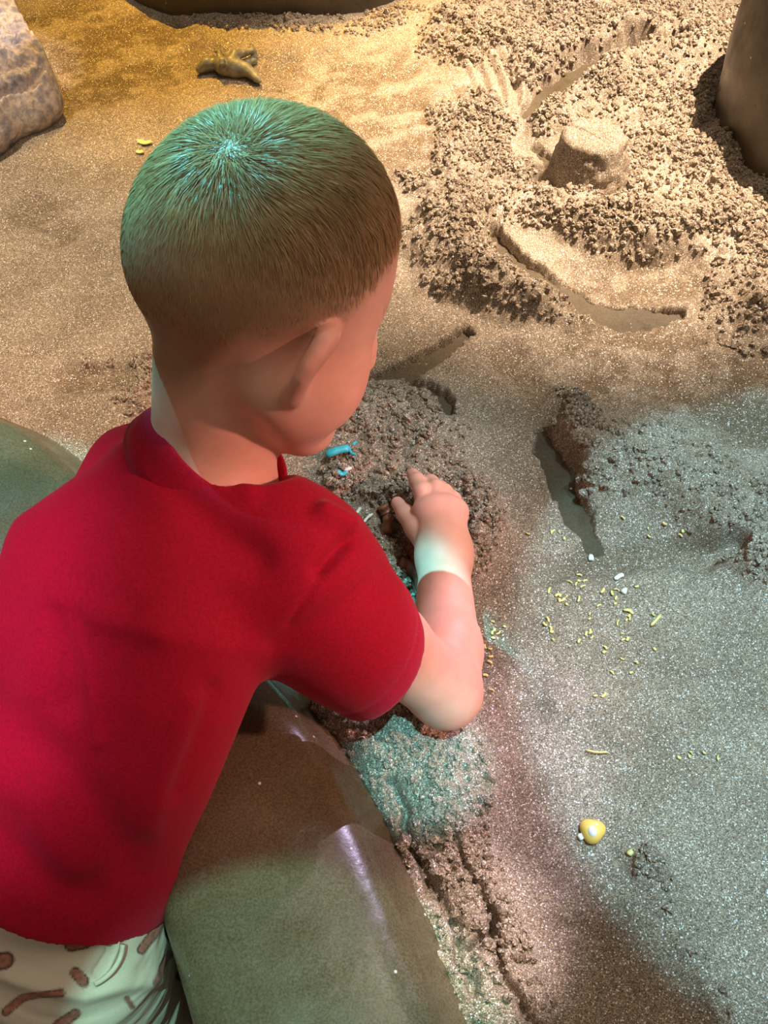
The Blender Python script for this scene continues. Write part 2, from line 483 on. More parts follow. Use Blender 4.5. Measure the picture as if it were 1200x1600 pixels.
ridge([(735, 780), (755, 830), (735, 880)], 0.020, 0.014, 1)
ridge([(590, 850), (620, 910), (640, 960)], 0.028, 0.014, 1)
ridge([(545, 1110), (600, 1150), (630, 1210), (690, 1290), (740, 1390), (770, 1490), (820, 1620)], 0.026, 0.020, 1)
ridge([(575, 1125), (640, 1190), (700, 1255)], 0.032, 0.005, 1)
ridge([(700, 1130), (740, 1180), (720, 1260)], 0.014, 0.006, 0.5)
ridge([(520, 1110), (590, 1240), (650, 1360), (720, 1520), (770, 1640)], 0.012, 0.010, 0.8)
ridge([(880, 1090), (940, 1100), (960, 1140)], 0.022, 0.009, 0.15)
ridge([(1010, 1360), (1060, 1440), (1110, 1560)], 0.016, 0.008, 0.4)
ridge([(150, 590), (230, 590), (200, 620)], 0.03, 0.008, 0.5)
ridge([(330, 30), (560, 45), (640, 20)], 0.03, 0.006, 0.5)
H = H + 0.010*line([(930, 740), (1050, 770), (1150, 850)], 0.05); H = H - 0.008*line([(960, 850), (1060, 850), (1130, 870)], 0.035)
# finger-drawn arcs
for (cx, cy), r0, r1, a0, a1, lam, amp in [((560, 150), 0.14, 0.27, -0.3, 1.1, 0.020, 0.004), ((640, 900), 0.06, 0.15, 1.7, 2.9, 0.016, 0.004)]:
    c = G(cx, cy); rr = np.hypot(gx-c[0], gy-c[1]); an = np.arctan2(gy-c[1], gx-c[0])
    m_ = sstep(r0, r0+0.03, rr)*(1-sstep(r1-0.03, r1, rr))*sstep(a0, a0+0.2, an)*(1-sstep(a1-0.2, a1, an))
    H += amp*m_*np.sin(2*math.pi*rr/lam)
c = G(900, 250); dd = np.hypot(gx-c[0], gy-c[1])
for q in [((960, 205), (1120, 150)), ((975, 225), (1130, 175)), ((985, 245), (1120, 200))]:
    H -= 0.010*line([q[0], q[1]], 0.007, 1, False)
# damp, brushed-thin places (a little bare tray shows through), and one painted shadow band
DAMP_SHADE = np.clip(0.18*fbm(gx/0.10, gy/0.10, 140, 4), 0, 1)
def thin(pts, w, ang, amt, damp):
    global H, CR, DAMP_SHADE
    g = sstep(0.25, 0.85, line(pts, w)+0.25*fbm(gx/0.05, gy/0.05, 65, 3)); ca, sa = math.cos(ang), math.sin(ang)
    u, v = wx*ca+wy*sa, -wx*sa+wy*ca
    st = 0.5*fbm(u/0.10, v/0.022, 61, 4) + 0.5*fbm(gx/0.018, gy/0.018, 67, 4)
    if amt > 0.15: H = H*(1-0.7*g) + g*(-0.0085 + amt*0.005*st)
    CR *= (1-0.8*g)
    DAMP_SHADE = np.maximum(DAMP_SHADE, g*damp*sstep(-0.25, 0.25, -st+0.1))
thin([(110, 35), (190, 55), (220, 95), (150, 110)], 0.11, 0.5, 1.0, 0.85)
thin([(470, 160), (600, 120), (620, 220)], 0.11, 0.35, 1.0, 0.8)
thin([(980, 560), (1110, 590), (1190, 630)], 0.09, -0.2, 1.0, 0.8)
thin([(930, 450), (1040, 440)], 0.05, 0.2, 1.0, 0.75)
thin([(800, 560), (860, 640)], 0.03, -0.9, 0.5, 0.6)
thin([(60, 320), (90, 360)], 0.03, 0.6, 0.3, 0.6)
thin([(180, 590), (120, 600)], 0.03, 0.6, 0.3, 0.6)
thin([(360, 110), (300, 90), (440, 130)], 0.06, 0.3, 0.5, 0.5)
thin([(770, 1000), (820, 1200), (900, 1400), (1000, 1480), (1060, 1600)], 0.035, -1.1, 0.1, 0.35)  # shadow band on the sand, painted by darkening its colour
thin([(850, 880), (1000, 860), (1100, 870)], 0.02, 0.1, 0.2, 0.5)
thin([(1120, 870), (1150, 860)], 0.012, 0.1, 0.2, 0.6)
# scraped-bare strokes
def scrape(pts, w, depth=0.026):
    global H, CR
    d = dpoly(wx*0.5+gx*0.5, wy*0.5+gy*0.5, gp(pts)); P_ = gp(pts); de = np.minimum(np.hypot(gx-P_[0][0], gy-P_[0][1]), np.hypot(gx-P_[-1][0], gy-P_[-1][1]))
    we = w*(0.45+0.55*sstep(0, 2.5*w, de))*(0.85+0.30*vn(gx/0.015, gy/0.015, 171)) + 0.003*fbm(gx/0.006, gy/0.006, 173, 2)
    g = 1-sstep(0.55, 1.05, d/we)
    H = H*(1-g) - g*depth; CR = CR*(1-g)
scrape([(825, 180), (870, 140), (930, 108), (1000, 76), (1060, 68)], 0.036)
scrape([(570, 585), (640, 572), (690, 545), (725, 522)], 0.014)
scrape([(635, 592), (685, 615), (703, 655)], 0.010)
scrape([(852, 665), (870, 715), (890, 765), (915, 820), (928, 848)], 0.017)
scrape([(775, 365), (805, 415), (860, 455), (930, 485), (990, 492), (1060, 490)], 0.024)
scrape([(845, 235), (870, 255), (835, 300)], 0.020)
scrape([(845, 280), (880, 300)], 0.012)
# trench the hand digs in
g = line([(600, 785), (625, 840), (655, 900), (655, 965)], 0.014); H -= 0.018*g; DAMP_SHADE = np.maximum(DAMP_SHADE, 0.9*g)
# cracks in the damp strip along the rim
for pts in ([(705, 1320), (740, 1390), (765, 1440), (735, 1490)], [(600, 1240), (660, 1350), (700, 1440), (745, 1550)], [(760, 1440), (790, 1530), (830, 1600)]):
    H -= 0.016*line(pts, 0.0035)
big = crumbs2(gx+0.006*fbm(gx/0.009, gy/0.009, 71, 3), gy+0.006*fbm(gx/0.009, gy/0.009, 75, 3), 0.0105, 31); sm = crumbs2(gx, gy, 0.0052, 47)
lump = crumbs2(wx, wy, 0.024, 53)
lumpy = sstep(-0.2, 0.4, fbm(gx/0.05, gy/0.05, 77, 2))
H += CR*(0.0055*big*(0.35+0.65*lumpy) + 0.0026*sm + 0.008*lump*lumpy + 0.0035*fbm(gx/0.008, gy/0.008, 79, 3)) + (1-CR)*0.0008*fbm(gx/0.006, gy/0.006, 88, 2)
# hide under the rim
dr = dpoly(gx, gy, [tuple(q) for q in rim_foot[::3]])
k = np.argmin(np.stack([(gx-q[0])**2+(gy-q[1])**2 for q in rim_foot[::4]]), axis=0)
side = (gx-rim_foot[::4][k, 0])*rim_nrm[::4][k, 0] + (gy-rim_foot[::4][k, 1])*rim_nrm[::4][k, 1]
H = np.where(side > 0.02, -0.03, H); keep = side < 0.035
nx, ny = gx.shape
V = np.stack([gx, gy, H], -1).reshape(-1, 3)
ii, jj = np.meshgrid(np.arange(nx-1), np.arange(ny-1), indexing='ij')
a = (ii*ny+jj).ravel()
F = np.stack([a, a+ny, a+ny+1, a+1], 1)
Hc = np.maximum(np.maximum(H[:-1, :-1], H[1:, :-1]), np.maximum(H[1:, 1:], H[:-1, 1:])).ravel()
F = F[keep[:-1, :-1].ravel() & (Hc > TRAY_Z-0.006)]
used = np.unique(F); rmp = np.full(len(V), -1); rmp[used] = np.arange(len(used))
sand = mesh_obj('sand', V[used], rmp[F], M['sand'])
dat = sand.data.attributes.new('damp', 'FLOAT', 'POINT'); dat.data.foreach_set('value', DAMP_SHADE.ravel()[used].astype(np.float32))
tag(sand, 'damp glittering tan play sand filling the pit, crumbled, raked and scraped', 'sand', kind='stuff')
def sand_z(x, y):
    i = min(max(np.searchsorted(SX, x), 0), nx-1); j = min(max(np.searchsorted(SY, y), 0), ny-1)
    return max(float(H[i, j]), TRAY_Z)
def on_sand(px, py):
    z = 0.0
    for _ in range(4):
        q = G(px, py, z); z = sand_z(q[0], q[1])
    return np.array([q[0], q[1], z])
# loose crumbs lying on the crumbly places
w_ = (CR*keep*(gx > -0.62)*(gx < 0.66)*(gy > 0.13)*(gy < 1.68)).ravel()
cellA = (np.gradient(SX)[:, None]*np.gradient(SY)[None, :]).ravel()
w_ = np.where(w_ > 0.3, w_*cellA, 0)*(0.3+lumpy.ravel())
pick = RNG.choice(len(w_), 15000, replace=False, p=w_/w_.sum())
cp_ = V[pick].copy(); cp_[:, 2] += 0.001
cm = bpy.data.meshes.new('loose_sand_crumbs'); cm.from_pydata(cp_.tolist(), [], [])
at = cm.attributes.new('size', 'FLOAT', 'POINT'); at.data.foreach_set('value', (RNG.gamma(2.5, 0.0006, len(cp_))+0.0008).astype(np.float32))
co = bpy.data.objects.new('loose_sand_crumbs', cm); COL.objects.link(co)
ng = bpy.data.node_groups.new('crumbs', 'GeometryNodeTree')
ng.interface.new_socket('Geometry', in_out='INPUT', socket_type='NodeSocketGeometry')
ng.interface.new_socket('Geometry', in_out='OUTPUT', socket_type='NodeSocketGeometry')
N = ng.nodes; L = ng.links
gi, go = N.new('NodeGroupInput'), N.new('NodeGroupOutput')
ico = N.new('GeometryNodeMeshIcoSphere'); ico.inputs['Subdivisions'].default_value = 2; ico.inputs['Radius'].default_value = 1.0
sp_ = N.new('GeometryNodeSetPosition'); nz_ = N.new('ShaderNodeTexNoise'); nz_.inputs['Scale'].default_value = 1.6
vm = N.new('ShaderNodeVectorMath'); vm.operation = 'SUBTRACT'; vm.inputs[1].default_value = (0.5, 0.5, 0.5)
vs = N.new('ShaderNodeVectorMath'); vs.operation = 'SCALE'; vs.inputs['Scale'].default_value = 2.3
L.new(nz_.outputs['Color'], vm.inputs[0]); L.new(vm.outputs[0], vs.inputs[0]); L.new(vs.outputs[0], sp_.inputs['Offset'])
L.new(ico.outputs[0], sp_.inputs['Geometry'])
sm_ = N.new('GeometryNodeSetMaterial'); sm_.inputs['Material'].default_value = M['sand']; L.new(sp_.outputs[0], sm_.inputs[0])
ip = N.new('GeometryNodeInstanceOnPoints'); L.new(gi.outputs[0], ip.inputs['Points']); L.new(sm_.outputs[0], ip.inputs['Instance'])
na = N.new('GeometryNodeInputNamedAttribute'); na.data_type = 'FLOAT'; na.inputs['Name'].default_value = 'size'; L.new(na.outputs[0], ip.inputs['Scale'])
rv = N.new('FunctionNodeRandomValue'); rv.data_type = 'FLOAT_VECTOR'; rv.inputs[1].default_value = (6.28, 6.28, 6.28); L.new(rv.outputs[0], ip.inputs['Rotation'])
L.new(ip.outputs[0], go.inputs[0])
co.modifiers.new('crumbs', 'NODES').node_group = ng
tag(co, 'loose crumbs of damp sand lying on the raked piles', 'sand', kind='stuff')

# ---- boulders at the far side
def boulder(name, label, c, r, seed, squ=2.4):
    V = []; nu, nv = 64, 40
    for j in range(nv+1):
        v = -math.pi/2 + math.pi*j/nv
        for i in range(nu):
            u = 2*math.pi*i/nu
            d = np.array([math.cos(v)*math.cos(u), math.cos(v)*math.sin(u), math.sin(v)])
            s = (abs(d[0])**squ+abs(d[1])**squ+abs(d[2])**squ)**(-1/squ)
            k = 1+0.06*float(fbm(np.array([d[0]*1.3+seed+d[2]]), np.array([d[1]*1.3-d[2]]), seed, 2)[0])
            V.append(np.array(c)+d*s*k*np.array(r))
    F = np.array([(j*nu+i, j*nu+(i+1) % nu, (j+1)*nu+(i+1) % nu, (j+1)*nu+i) for j in range(nv) for i in range(nu)])
    return tag(mesh_obj(name, V, F, M['boulder']), label, 'boulder')
boulder('smooth_boulder', 'dark brown smooth boulder rising from the crumbly sand on the right', (0.635, 1.27, 0.02), (0.20, 0.21, 0.42), 3)
boulder('smooth_boulder', 'long low dark boulder at the far edge behind the toy dinosaur', (-0.19, 1.83, 0.0), (0.26, 0.27, 0.19), 5)
boulder('smooth_boulder', 'dark boulder at the far edge beside the craggy rock slab', (-0.72, 1.92, 0.0), (0.20, 0.26, 0.17), 8)

# ---- moulded sand tower
c = on_sand(918, 275)
tw = []; nu, nv = 72, 30
for j in range(nv):
    s = j/(nv-1)
    if s < 0.7: z = s/0.7; r = 0.056*(1-z)+0.034*z + 0.016*max(0, 0.35-z)**1.2
    else: z = 1.0; r = 0.034*(1-(s-0.7)/0.3)
    for i in range(nu):
        u = 2*math.pi*i/nu
        x_, y_ = r*math.cos(u), r*math.sin(u)
        w = np.array([u*0.05/0.0085]), np.array([z*0.05/0.0085])
        k = float(crumbs2(np.array([u*0.045]), np.array([z*0.05+s*0.02]), 0.008, 3)[0])*0.005*(1-abs(2*s-1)**8)
        tw.append((c[0]+x_+k*math.cos(u), c[1]+y_+k*math.sin(u), -0.005+z*0.078+(k if z >= 1 else 0)))
F = np.array([(j*nu+i, j*nu+(i+1) % nu, (j+1)*nu+(i+1) % nu, (j+1)*nu+i) for j in range(nv-1) for i in range(nu)])
tag(mesh_obj('sand_tower', tw, F, M['sand']), 'small bucket-shaped tower of packed sand among the crumbled piles', 'sand tower')

# ================================================================== THE CHILD
t = NT('skin'); ca = t.n('VertexColor'); ca.layer_name = 'tint'; pz = t.pos()
t.base(t.mix(0.5, ca.outputs[0], t.ramp(t.noise(pz, 60, 4).outputs[0], [(0.3, (0.86, 0.80, 0.78)), (0.7, (1.1, 1.1, 1.1))]), 'MULTIPLY'))
t.set(Roughness=0.5, Subsurface_Weight=0.15, Subsurface_Scale=0.006, Specular_IOR_Level=0.4)
t.b.inputs['Subsurface Radius'].default_value = (1.0, 0.35, 0.2)
t.bump(t.noise(pz, 700, 3).outputs[0], 0.08, 0.0006)
M['skin'] = t.m

# head frame
HF = D(0.83, -0.135, -0.54); HU = D(0.36, 0.85, 0.38)
HU = HU - HF*(HU@HF); HU /= np.linalg.norm(HU); HR = np.cross(HF, HU)
HCN = P(428, 362, 0.67)
def hd(f, r, u): return HCN + HF*f + HR*r + HU*u
HAX = (HF, HR, HU)
NB = C2W(-0.123, 0.031, 0.757)                       # base of the neck
SR = C2W(-0.056, -0.043, 0.745); SL = C2W(-0.190, 0.024, 0.865)
EL = P(697, 1082, 0.85); WR = P(694, 866, 0.965)
TT = D(0.355, 0.907, 0.231); TR = D(0.71, -0.42, 0.57); TF = np.cross(TT, TR)
PV = C2W(-0.246, -0.270, 0.805)                      # pelvis

bf = Field(axis((-0.44, -0.18, 0.004), (-0.18, 0.005, 0.002), (0.005, 0.08, 0.0012), (0.08, 0.12, 0.004)),
           axis((0.08, 0.44, 0.004), (0.44, 0.54, 0.002), (0.54, 0.66, 0.0012), (0.66, 0.76, 0.004)),
           axis((-0.46, -0.015, 0.005), (-0.015, 0.075, 0.0012), (0.075, 0.265, 0.0035), (0.265, 0.53, 0.002)))
# head
bf.ell(HCN, HAX, (0.080, 0.067, 0.074), 0.0)
bf.ell(hd(-0.016, 0, -0.024), HAX, (0.068, 0.063, 0.062), 0.03)
bf.ell(hd(0.040, 0, -0.055), HAX, (0.046, 0.056, 0.066), 0.03)
for s in (-1, 1):
    bf.cone(hd(0.015, s*0.046, -0.085), hd(0.064, s*0.012, -0.119), 0.018, 0.016, 0.03)
    bf.ell(hd(0.053, s*0.033, -0.078), HAX, (0.025, 0.023, 0.027), 0.022)
    bf.ell(hd(0.0905, s*0.029, -0.036), HAX, (0.017, 0.017, 0.011), 0.014, sub=True)
bf.ell(hd(0.070, 0, -0.119), HAX, (0.015, 0.018, 0.013), 0.015)
bf.chain([hd(0.080, 0, -0.035), hd(0.087, 0, -0.055), hd(0.094, 0, -0.066)], [0.007, 0.0075, 0.0085], 0.014)
for s in (-1, 1): bf.ell(hd(0.087, s*0.008, -0.069), HAX, (0.007, 0.006, 0.006), 0.006)
bf.cone(hd(0.089, -0.012, -0.0925), hd(0.089, 0.012, -0.0925), 0.005, 0.005, 0.01)
bf.cone(hd(0.086, -0.010, -0.101), hd(0.086, 0.010, -0.101), 0.0055, 0.0055, 0.01)
earpts = []
for s in (-1, 1):                                    # ears
    e0 = hd(0.020, s*0.059, -0.056); e1 = HU*0.98+HF*0.04; e1 /= np.linalg.norm(e1)
    e2 = -HF*0.16+HR*s*0.95; e2 -= e1*(e1@e2); e2 /= np.linalg.norm(e2)
    hel = []
    for a_ in np.linspace(-0.55, 3.35, 13):
        hel.append(e0 + e1*0.0235*math.cos(a_) + e2*(0.005+0.0200*max(-0.1, math.sin(a_))*(1-0.35*max(0, -math.cos(a_)))))
        hel[-1] = hel[-1] - HF*0.006*math.sin(a_) + HF*0.007*max(0, math.cos(a_))
    earpts = earpts + hel
    bf.chain(hel, [0.0044, 0.0058, 0.0068, 0.0072, 0.0070, 0.0064, 0.0057, 0.0052, 0.0048, 0.0047, 0.0050, 0.0054, 0.005], 0.0)
    e3 = np.cross(e1, e2)
    bf.ell(e0+e2*0.007-e1*0.001, (e1, e2, e3), (0.021, 0.017, 0.0040), 0.005)
    bf.ell(e0-e1*0.019+e2*0.006, (e1, e2, e3), (0.009, 0.010, 0.0055), 0.009)
# neck, trunk
bf.cone(hd(-0.016, 0, -0.062), NB+TF*0.006, 0.040, 0.0435, 0.012)
MID = NB*0.5+PV*0.5 - TF*0.012
bf.ell(NB*0.72+PV*0.28-TF*0.005, (TR, TF, TT), (0.088, 0.058, 0.10), 0.03)
bf.ell(MID, (TR, TF, TT), (0.080, 0.058, 0.11), 0.03)
bf.ell(PV, (TR, TF, TT), (0.080, 0.065, 0.075), 0.03)
bf.cone(NB-TT*0.03, SR, 0.035, 0.030, 0.03); bf.cone(NB-TT*0.03, SL, 0.035, 0.030, 0.03)
# right arm
bf.chain([SR, SR*0.45+EL*0.55, EL], [0.034, 0.0305, 0.0265], 0.012)
bf.chain([EL, EL*0.72+WR*0.28, WR], [0.0265, 0.0285, 0.0205], 0.012)
# right hand
mcp = [P(666, 799, 0.985), P(682, 791, 0.982), P(698, 793, 0.984), P(712, 801, 0.989)]
hf = Field(*bf.A)
for q, r in zip(mcp, (0.0105, 0.0105, 0.0100, 0.0095)): hf.cone(WR, q, 0.016, r, 0.014)
hf.cone(mcp[0], mcp[3], 0.0095, 0.0085, 0.012)
bf.smin((slice(None),)*3, hf.f, 0.02)
fing = [([mcp[0], P(660, 768, 0.990), P(652, 752, 1.006), P(645, 741, 1.022)], [0.0092, 0.0080, 0.0072, 0.0060]),
        ([mcp[1], P(681, 764, 0.994), P(673, 754, 1.014), P(666, 752, 1.034)], [0.0090, 0.0080, 0.0072, 0.0060]),
        ([mcp[2], P(694, 769, 0.998), P(688, 763, 1.018), P(681, 764, 1.036)], [0.0086, 0.0076, 0.0068, 0.0056]),
        ([mcp[3], P(708, 780, 1.002), P(703, 775, 1.018), P(697, 776, 1.032)], [0.0080, 0.0070, 0.0062, 0.0052]),
        ([P(668, 848, 0.976), P(650, 824, 0.984), P(635, 804, 0.998), P(621, 786, 1.012)], [0.0125, 0.0105, 0.0084, 0.0062])]
for pts, rs in fing:
    hf = Field(*bf.A); hf.chain(pts, rs, 0.004)
    bf.smin((slice(None),)*3, hf.f, 0.0022)
del hf
# left arm, propped on the rim in front of the body
EL2, WR2 = np.array([-0.262, 0.480, 0.090]), np.array([-0.250, 0.560, 0.082])
bf.chain([SL, EL2, WR2, np.array([-0.242, 0.600, 0.070])], [0.032, 0.026, 0.019, 0.014], 0.012)
for k, (dx, dy) in enumerate([(-0.03, 0.035), (-0.012, 0.05), (0.006, 0.052), (0.02, 0.045), (0.032, 0.012)]):
    a_ = np.array([-0.242+dx*0.5, 0.595+dy*0.2-(0.02 if k == 4 else 0), 0.068]); bf.cone(a_, np.array([-0.242+dx, 0.595+dy, 0.062]), 0.0075, 0.0055, 0.006)
# legs
KR = np.array([-0.232, 0.215, -0.21]); KL = np.array([-0.305, 0.36, -0.21])
HR_, HL_ = PV+TR*0.042-TT*0.035, PV-TR*0.042-TT*0.035
AR_, AL_ = np.array([-0.205, 0.28, -0.385]), np.array([-0.30, 0.36, -0.385])
bf.chain([HR_, KR, AR_], [0.055, 0.040, 0.026], 0.02)
bf.chain([HL_, KL, AL_], [0.055, 0.040, 0.026], 0.02)
for A_, dx, dy in ((AR_, 0.06, 0.05), (AL_, 0.07, 0.05)):
    bf.cone(A_, A_+np.array([dx, dy, -0.03]), 0.022, 0.018, 0.015)
BV, BQ = bf.mesh(); del bf
BV = clear_rim(laplace(BV, BQ, 2, 0.4))
body = mesh_obj('person', BV, BQ, M['skin'])
tag(body, 'small child in red T-shirt and printed shorts bending over the rim to dig', 'person')
# skin tint
q = BV-HCN; lf, lr, lu = q@HF, q@HR, q@HU
tint = np.tile(np.array([0.74, 0.40, 0.29]), (len(BV), 1))
dist = np.linalg.norm(q, axis=1)
def blush(p, r, col, amt):
    global tint
    w = (amt*np.exp(-(np.linalg.norm(BV-p, axis=1)/r)**2))[:, None]; tint = tint*(1-w)+np.array(col)*w
blush(EL, 0.05, (0.78, 0.36, 0.28), 0.6); blush(hd(0.01, 0.08, -0.045), 0.03, (0.80, 0.34, 0.26), 0.7)
for m_ in mcp: blush(m_, 0.02, (0.82, 0.36, 0.30), 0.5)
for pts, rs in fing: blush(pts[-1], 0.018, (0.80, 0.36, 0.33), 0.6)
for s in (-1, 1): blush(hd(0.075, s*0.04, -0.075), 0.025, (0.80, 0.36, 0.29), 0.5)
lips = (np.abs(lr) < 0.02) & (lf > 0.08) & (np.abs(lu+0.097) < 0.010)
tint[lips] = (0.62, 0.24, 0.21)
# hair line in the head frame: azimuth from the face, lower limit of the hair
az = np.degrees(np.arctan2(np.abs(lr), lf))
lim = np.interp(az, [0, 25, 45, 62, 80, 95, 112, 130, 150, 180], [0.030, 0.022, 0.004, -0.028, -0.052, -0.056, -0.060, -0.100, -0.118, -0.120])
ed = np.min(np.stack([np.linalg.norm(BV-e_, axis=1) for e_ in earpts]), axis=0)
ear = (ed < 0.0085) & (np.abs(lr) > 0.062)
inhead = (dist < 0.142) & (lu > -0.13)
hm = np.where(inhead & ~ear, sstep(-0.010, 0.026, lu-lim), 0)
scalp = np.array([0.30, 0.19, 0.10])
tint = tint*(1-0.85*hm[:, None]) + scalp*(0.85*hm[:, None])
for s in (-1, 1):   # eyebrows
    eb = np.exp(-((lu+0.018+0.015*np.abs(np.abs(lr)-0.028))/0.0035)**2)*(np.abs(np.abs(lr)-0.03) < 0.016)*(lf > 0.05)*0.22
    tint = tint*(1-eb[:, None])+scalp*eb[:, None]
set_color(body, tint)
# eyes
for s in (-1, 1):
    bm = bmesh.new(); bmesh.ops.create_uvsphere(bm, u_segments=24, v_segments=16, radius=0.0115)
    me = bpy.data.meshes.new('eye'); bm.to_mesh(me); bm.free()
    for p_ in me.polygons: p_.use_smooth = True
    e = bpy.data.objects.new('eye', me); COL.objects.link(e); e.parent = body
    e.matrix_world = Matrix.Translation(hd(0.066, s*0.029, -0.037)) @ Vector(HF-HU*0.3).to_track_quat('Z', 'Y').to_matrix().to_4x4()
    t = NT('eye'); oz = t.n('SeparateXYZ'); t.l(t.obj(), oz.inputs[0])
    t.base(t.ramp(t.math('MULTIPLY', oz.outputs[2], 80.0), [(0.0, (0.8, 0.78, 0.75)), (0.76, (0.8, 0.78, 0.75)), (0.78, (0.12, 0.2, 0.28)), (0.885, (0.12, 0.2, 0.28)), (0.895, (0.01, 0.01, 0.01))]))
    t.set(Roughness=0.1); me.materials.append(t.m)

# ---- hair
BN = vnormals(BV, BQ)
fsel = BQ[(hm[BQ].mean(1) > 0.04)]
fa = np.linalg.norm(np.cross(BV[fsel[:, 2]]-BV[fsel[:, 0]], BV[fsel[:, 3]]-BV[fsel[:, 1]]), axis=1)
NH = 52000
fi = RNG.choice(len(fsel), NH, p=fa*hm[fsel[:, 0]]/(fa*hm[fsel[:, 0]]).sum()); u = RNG.random((NH, 2))
A, B, C_, D_ = (BV[fsel[fi, k]] for k in range(4))
root = (A*(1-u[:, :1])+B*u[:, :1])*(1-u[:, 1:]) + (D_*(1-u[:, :1])+C_*u[:, :1])*u[:, 1:]
nr = BN[fsel[fi, 0]]; hmr = hm[fsel[fi, 0]]
whorl = hd(-0.057, 0.029, 0.045)
v = root-whorl; v -= nr*np.sum(v*nr, 1)[:, None]; wd = np.linalg.norm(root-whorl, axis=1)
v /= np.linalg.norm(v, axis=1)[:, None]+1e-9
sw = np.cross(nr, v)
down = -HU*0.8+HF*0.15; dn = down-nr*(nr@down)[:, None]
side = (root-HCN)@HU
kk = sstep(0.03, 0.11, wd)[:, None]
dirn = v*(1-0.55*kk) + sw*(0.55*np.exp(-wd/0.03))[:, None] + dn*kk*0.9
# locks: shared jitter from coarse cells
lc = ((root-HCN)@HF)*90, ((root-HCN)@HU)*90
lock = np.stack([fbm(lc[0]+7*i, lc[1]+((root-HCN)@HR)*60, 5+i, 2) for i in range(3)], 1)
dirn += (0.22+0.25*np.exp(-wd/0.04))[:, None]*lock + 0.12*RNG.normal(size=(NH, 3))
dirn += (1.0*np.exp(-(wd/0.010)**2))[:, None]*RNG.normal(size=(NH, 3))
dirn -= nr*np.sum(dirn*nr, 1)[:, None]; dirn /= np.linalg.norm(dirn, axis=1)[:, None]+1e-9
top = sstep(-0.03, 0.05, (root-HCN)@HU)
ln = (0.006+0.009*top)*(0.7+0.6*RNG.random(NH))*(0.5+0.5*hmr)
lift = 0.12+0.34*np.exp(-wd/0.035)+0.5*np.exp(-(wd/0.014)**2)+0.12*RNG.random(NH)
SEG = 4
pts = []
for s in range(SEG+1):
    tt = s/SEG
    out = lift*tt - 0.30*lift*tt*tt
    pts.append(root + (dirn*(tt*1.0)[None] if False else dirn*tt)*ln[:, None] + nr*(out*ln)[:, None] - nr*0.0008)
pts = np.stack(pts, 1)
# keep the strand outside the skull: lift by curvature sag
sag = (np.linalg.norm(pts-root[:, None], axis=2)**2)/(2*0.078)
pts -= nr[:, None]*(sag*0.8)[..., None]
wdt = np.cross(dirn, nr) + nr*(0.9*RNG.normal(size=(NH, 1)))
wdt /= np.linalg.norm(wdt, axis=1)[:, None]
rad = np.array([0.00020, 0.00020, 0.00018, 0.00013, 0.00003])
Va = pts - wdt[:, None]*rad[None, :, None]; Vb = pts + wdt[:, None]*rad[None, :, None]
HV = np.stack([Va, Vb], 2).reshape(-1, 3)
base_i = np.arange(NH)[:, None]*(2*(SEG+1))
HFc = np.vstack([np.concatenate([base_i+2*s, base_i+2*s+1, base_i+2*s+3, base_i+2*s+2], 1) for s in range(SEG)])
t = NT('light_brown_hair'); ca = t.n('VertexColor'); ca.layer_name = 'tint'
t.base(ca.outputs[0]); t.set(Roughness=0.38, Specular_IOR_Level=0.55)
hair = mesh_obj('hair', HV, HFc, t.m, body)
tone = 0.8+0.4*RNG.random(NH)+0.22*lock[:, 0]
tone = np.clip(tone, 0.45, 1.6)
hc = np.array([0.42, 0.255, 0.11])*tone[:, None]
set_color(hair, np.repeat(hc, 2*(SEG+1), axis=0))
hair['label'] = 'short light brown hair with a crown whorl'

# ---- T-shirt
def knit(name, col, sheen):
    t = NT(name); p = t.pos()
    n1 = t.noise(p, 500, 3).outputs[0]
    t.base(t.ramp(n1, [(0.3, tuple(c*0.82 for c in col)), (0.7, tuple(min(1, c*1.15) for c in col))]))
    t.set(Roughness=0.85, Sheen_Weight=sheen, Sheen_Roughness=0.4, Specular_IOR_Level=0.2)
    t.b.inputs['Sheen Tint'].default_value = (1, 0.55, 0.65, 1)
    t.bump(t.noise(p, 900, 2).outputs[0], 0.25, 0.0008)
    return t.m
M['shirt'] = knit('red_cotton_jersey', (0.38, 0.003, 0.024), 0.14)
sf = Field(np.arange(-0.46, 0.09, 0.0026), np.arange(0.08, 0.74, 0.0026), np.arange(-0.14, 0.36, 0.0026))
def torso(F_, stations, k=0.03):
    """stations: (s 0..1 neck->pelvis, half width, half depth, back shift)"""
    st = np.array(stations)
    sl = (slice(None),)*3; x, y, z = F_.grid(sl)
    ax = PV-NB; Ln = np.linalg.norm(ax); ax = ax/Ln
    qx, qy, qz = x-NB[0], y-NB[1], z-NB[2]
    s = (qx*ax[0]+qy*ax[1]+qz*ax[2])/Ln
    a = np.interp(s, st[:, 0], st[:, 1]).astype(np.float32); b = np.interp(s, st[:, 0], st[:, 2]).astype(np.float32); o = np.interp(s, st[:, 0], st[:, 3]).astype(np.float32)
    r = np.cross(TF, ax); r /= np.linalg.norm(r); r = r if r@TR > 0 else -r
    f = np.cross(ax, r); f = f if f@TF > 0 else -f
    u_ = (qx*r[0]+qy*r[1]+qz*r[2])/a; v_ = (qx*f[0]+qy*f[1]+qz*f[2]+o)/b
    d = ((np.abs(u_)**2.3+np.abs(v_)**2.3)**(1/2.3)-1)*np.minimum(a, b)
    d = np.maximum(d, np.maximum(st[0, 0]-s, s-st[-1, 0])*Ln)
    F_.smin(sl, d.astype(np.float32), k)
    return r, f, ax, Ln
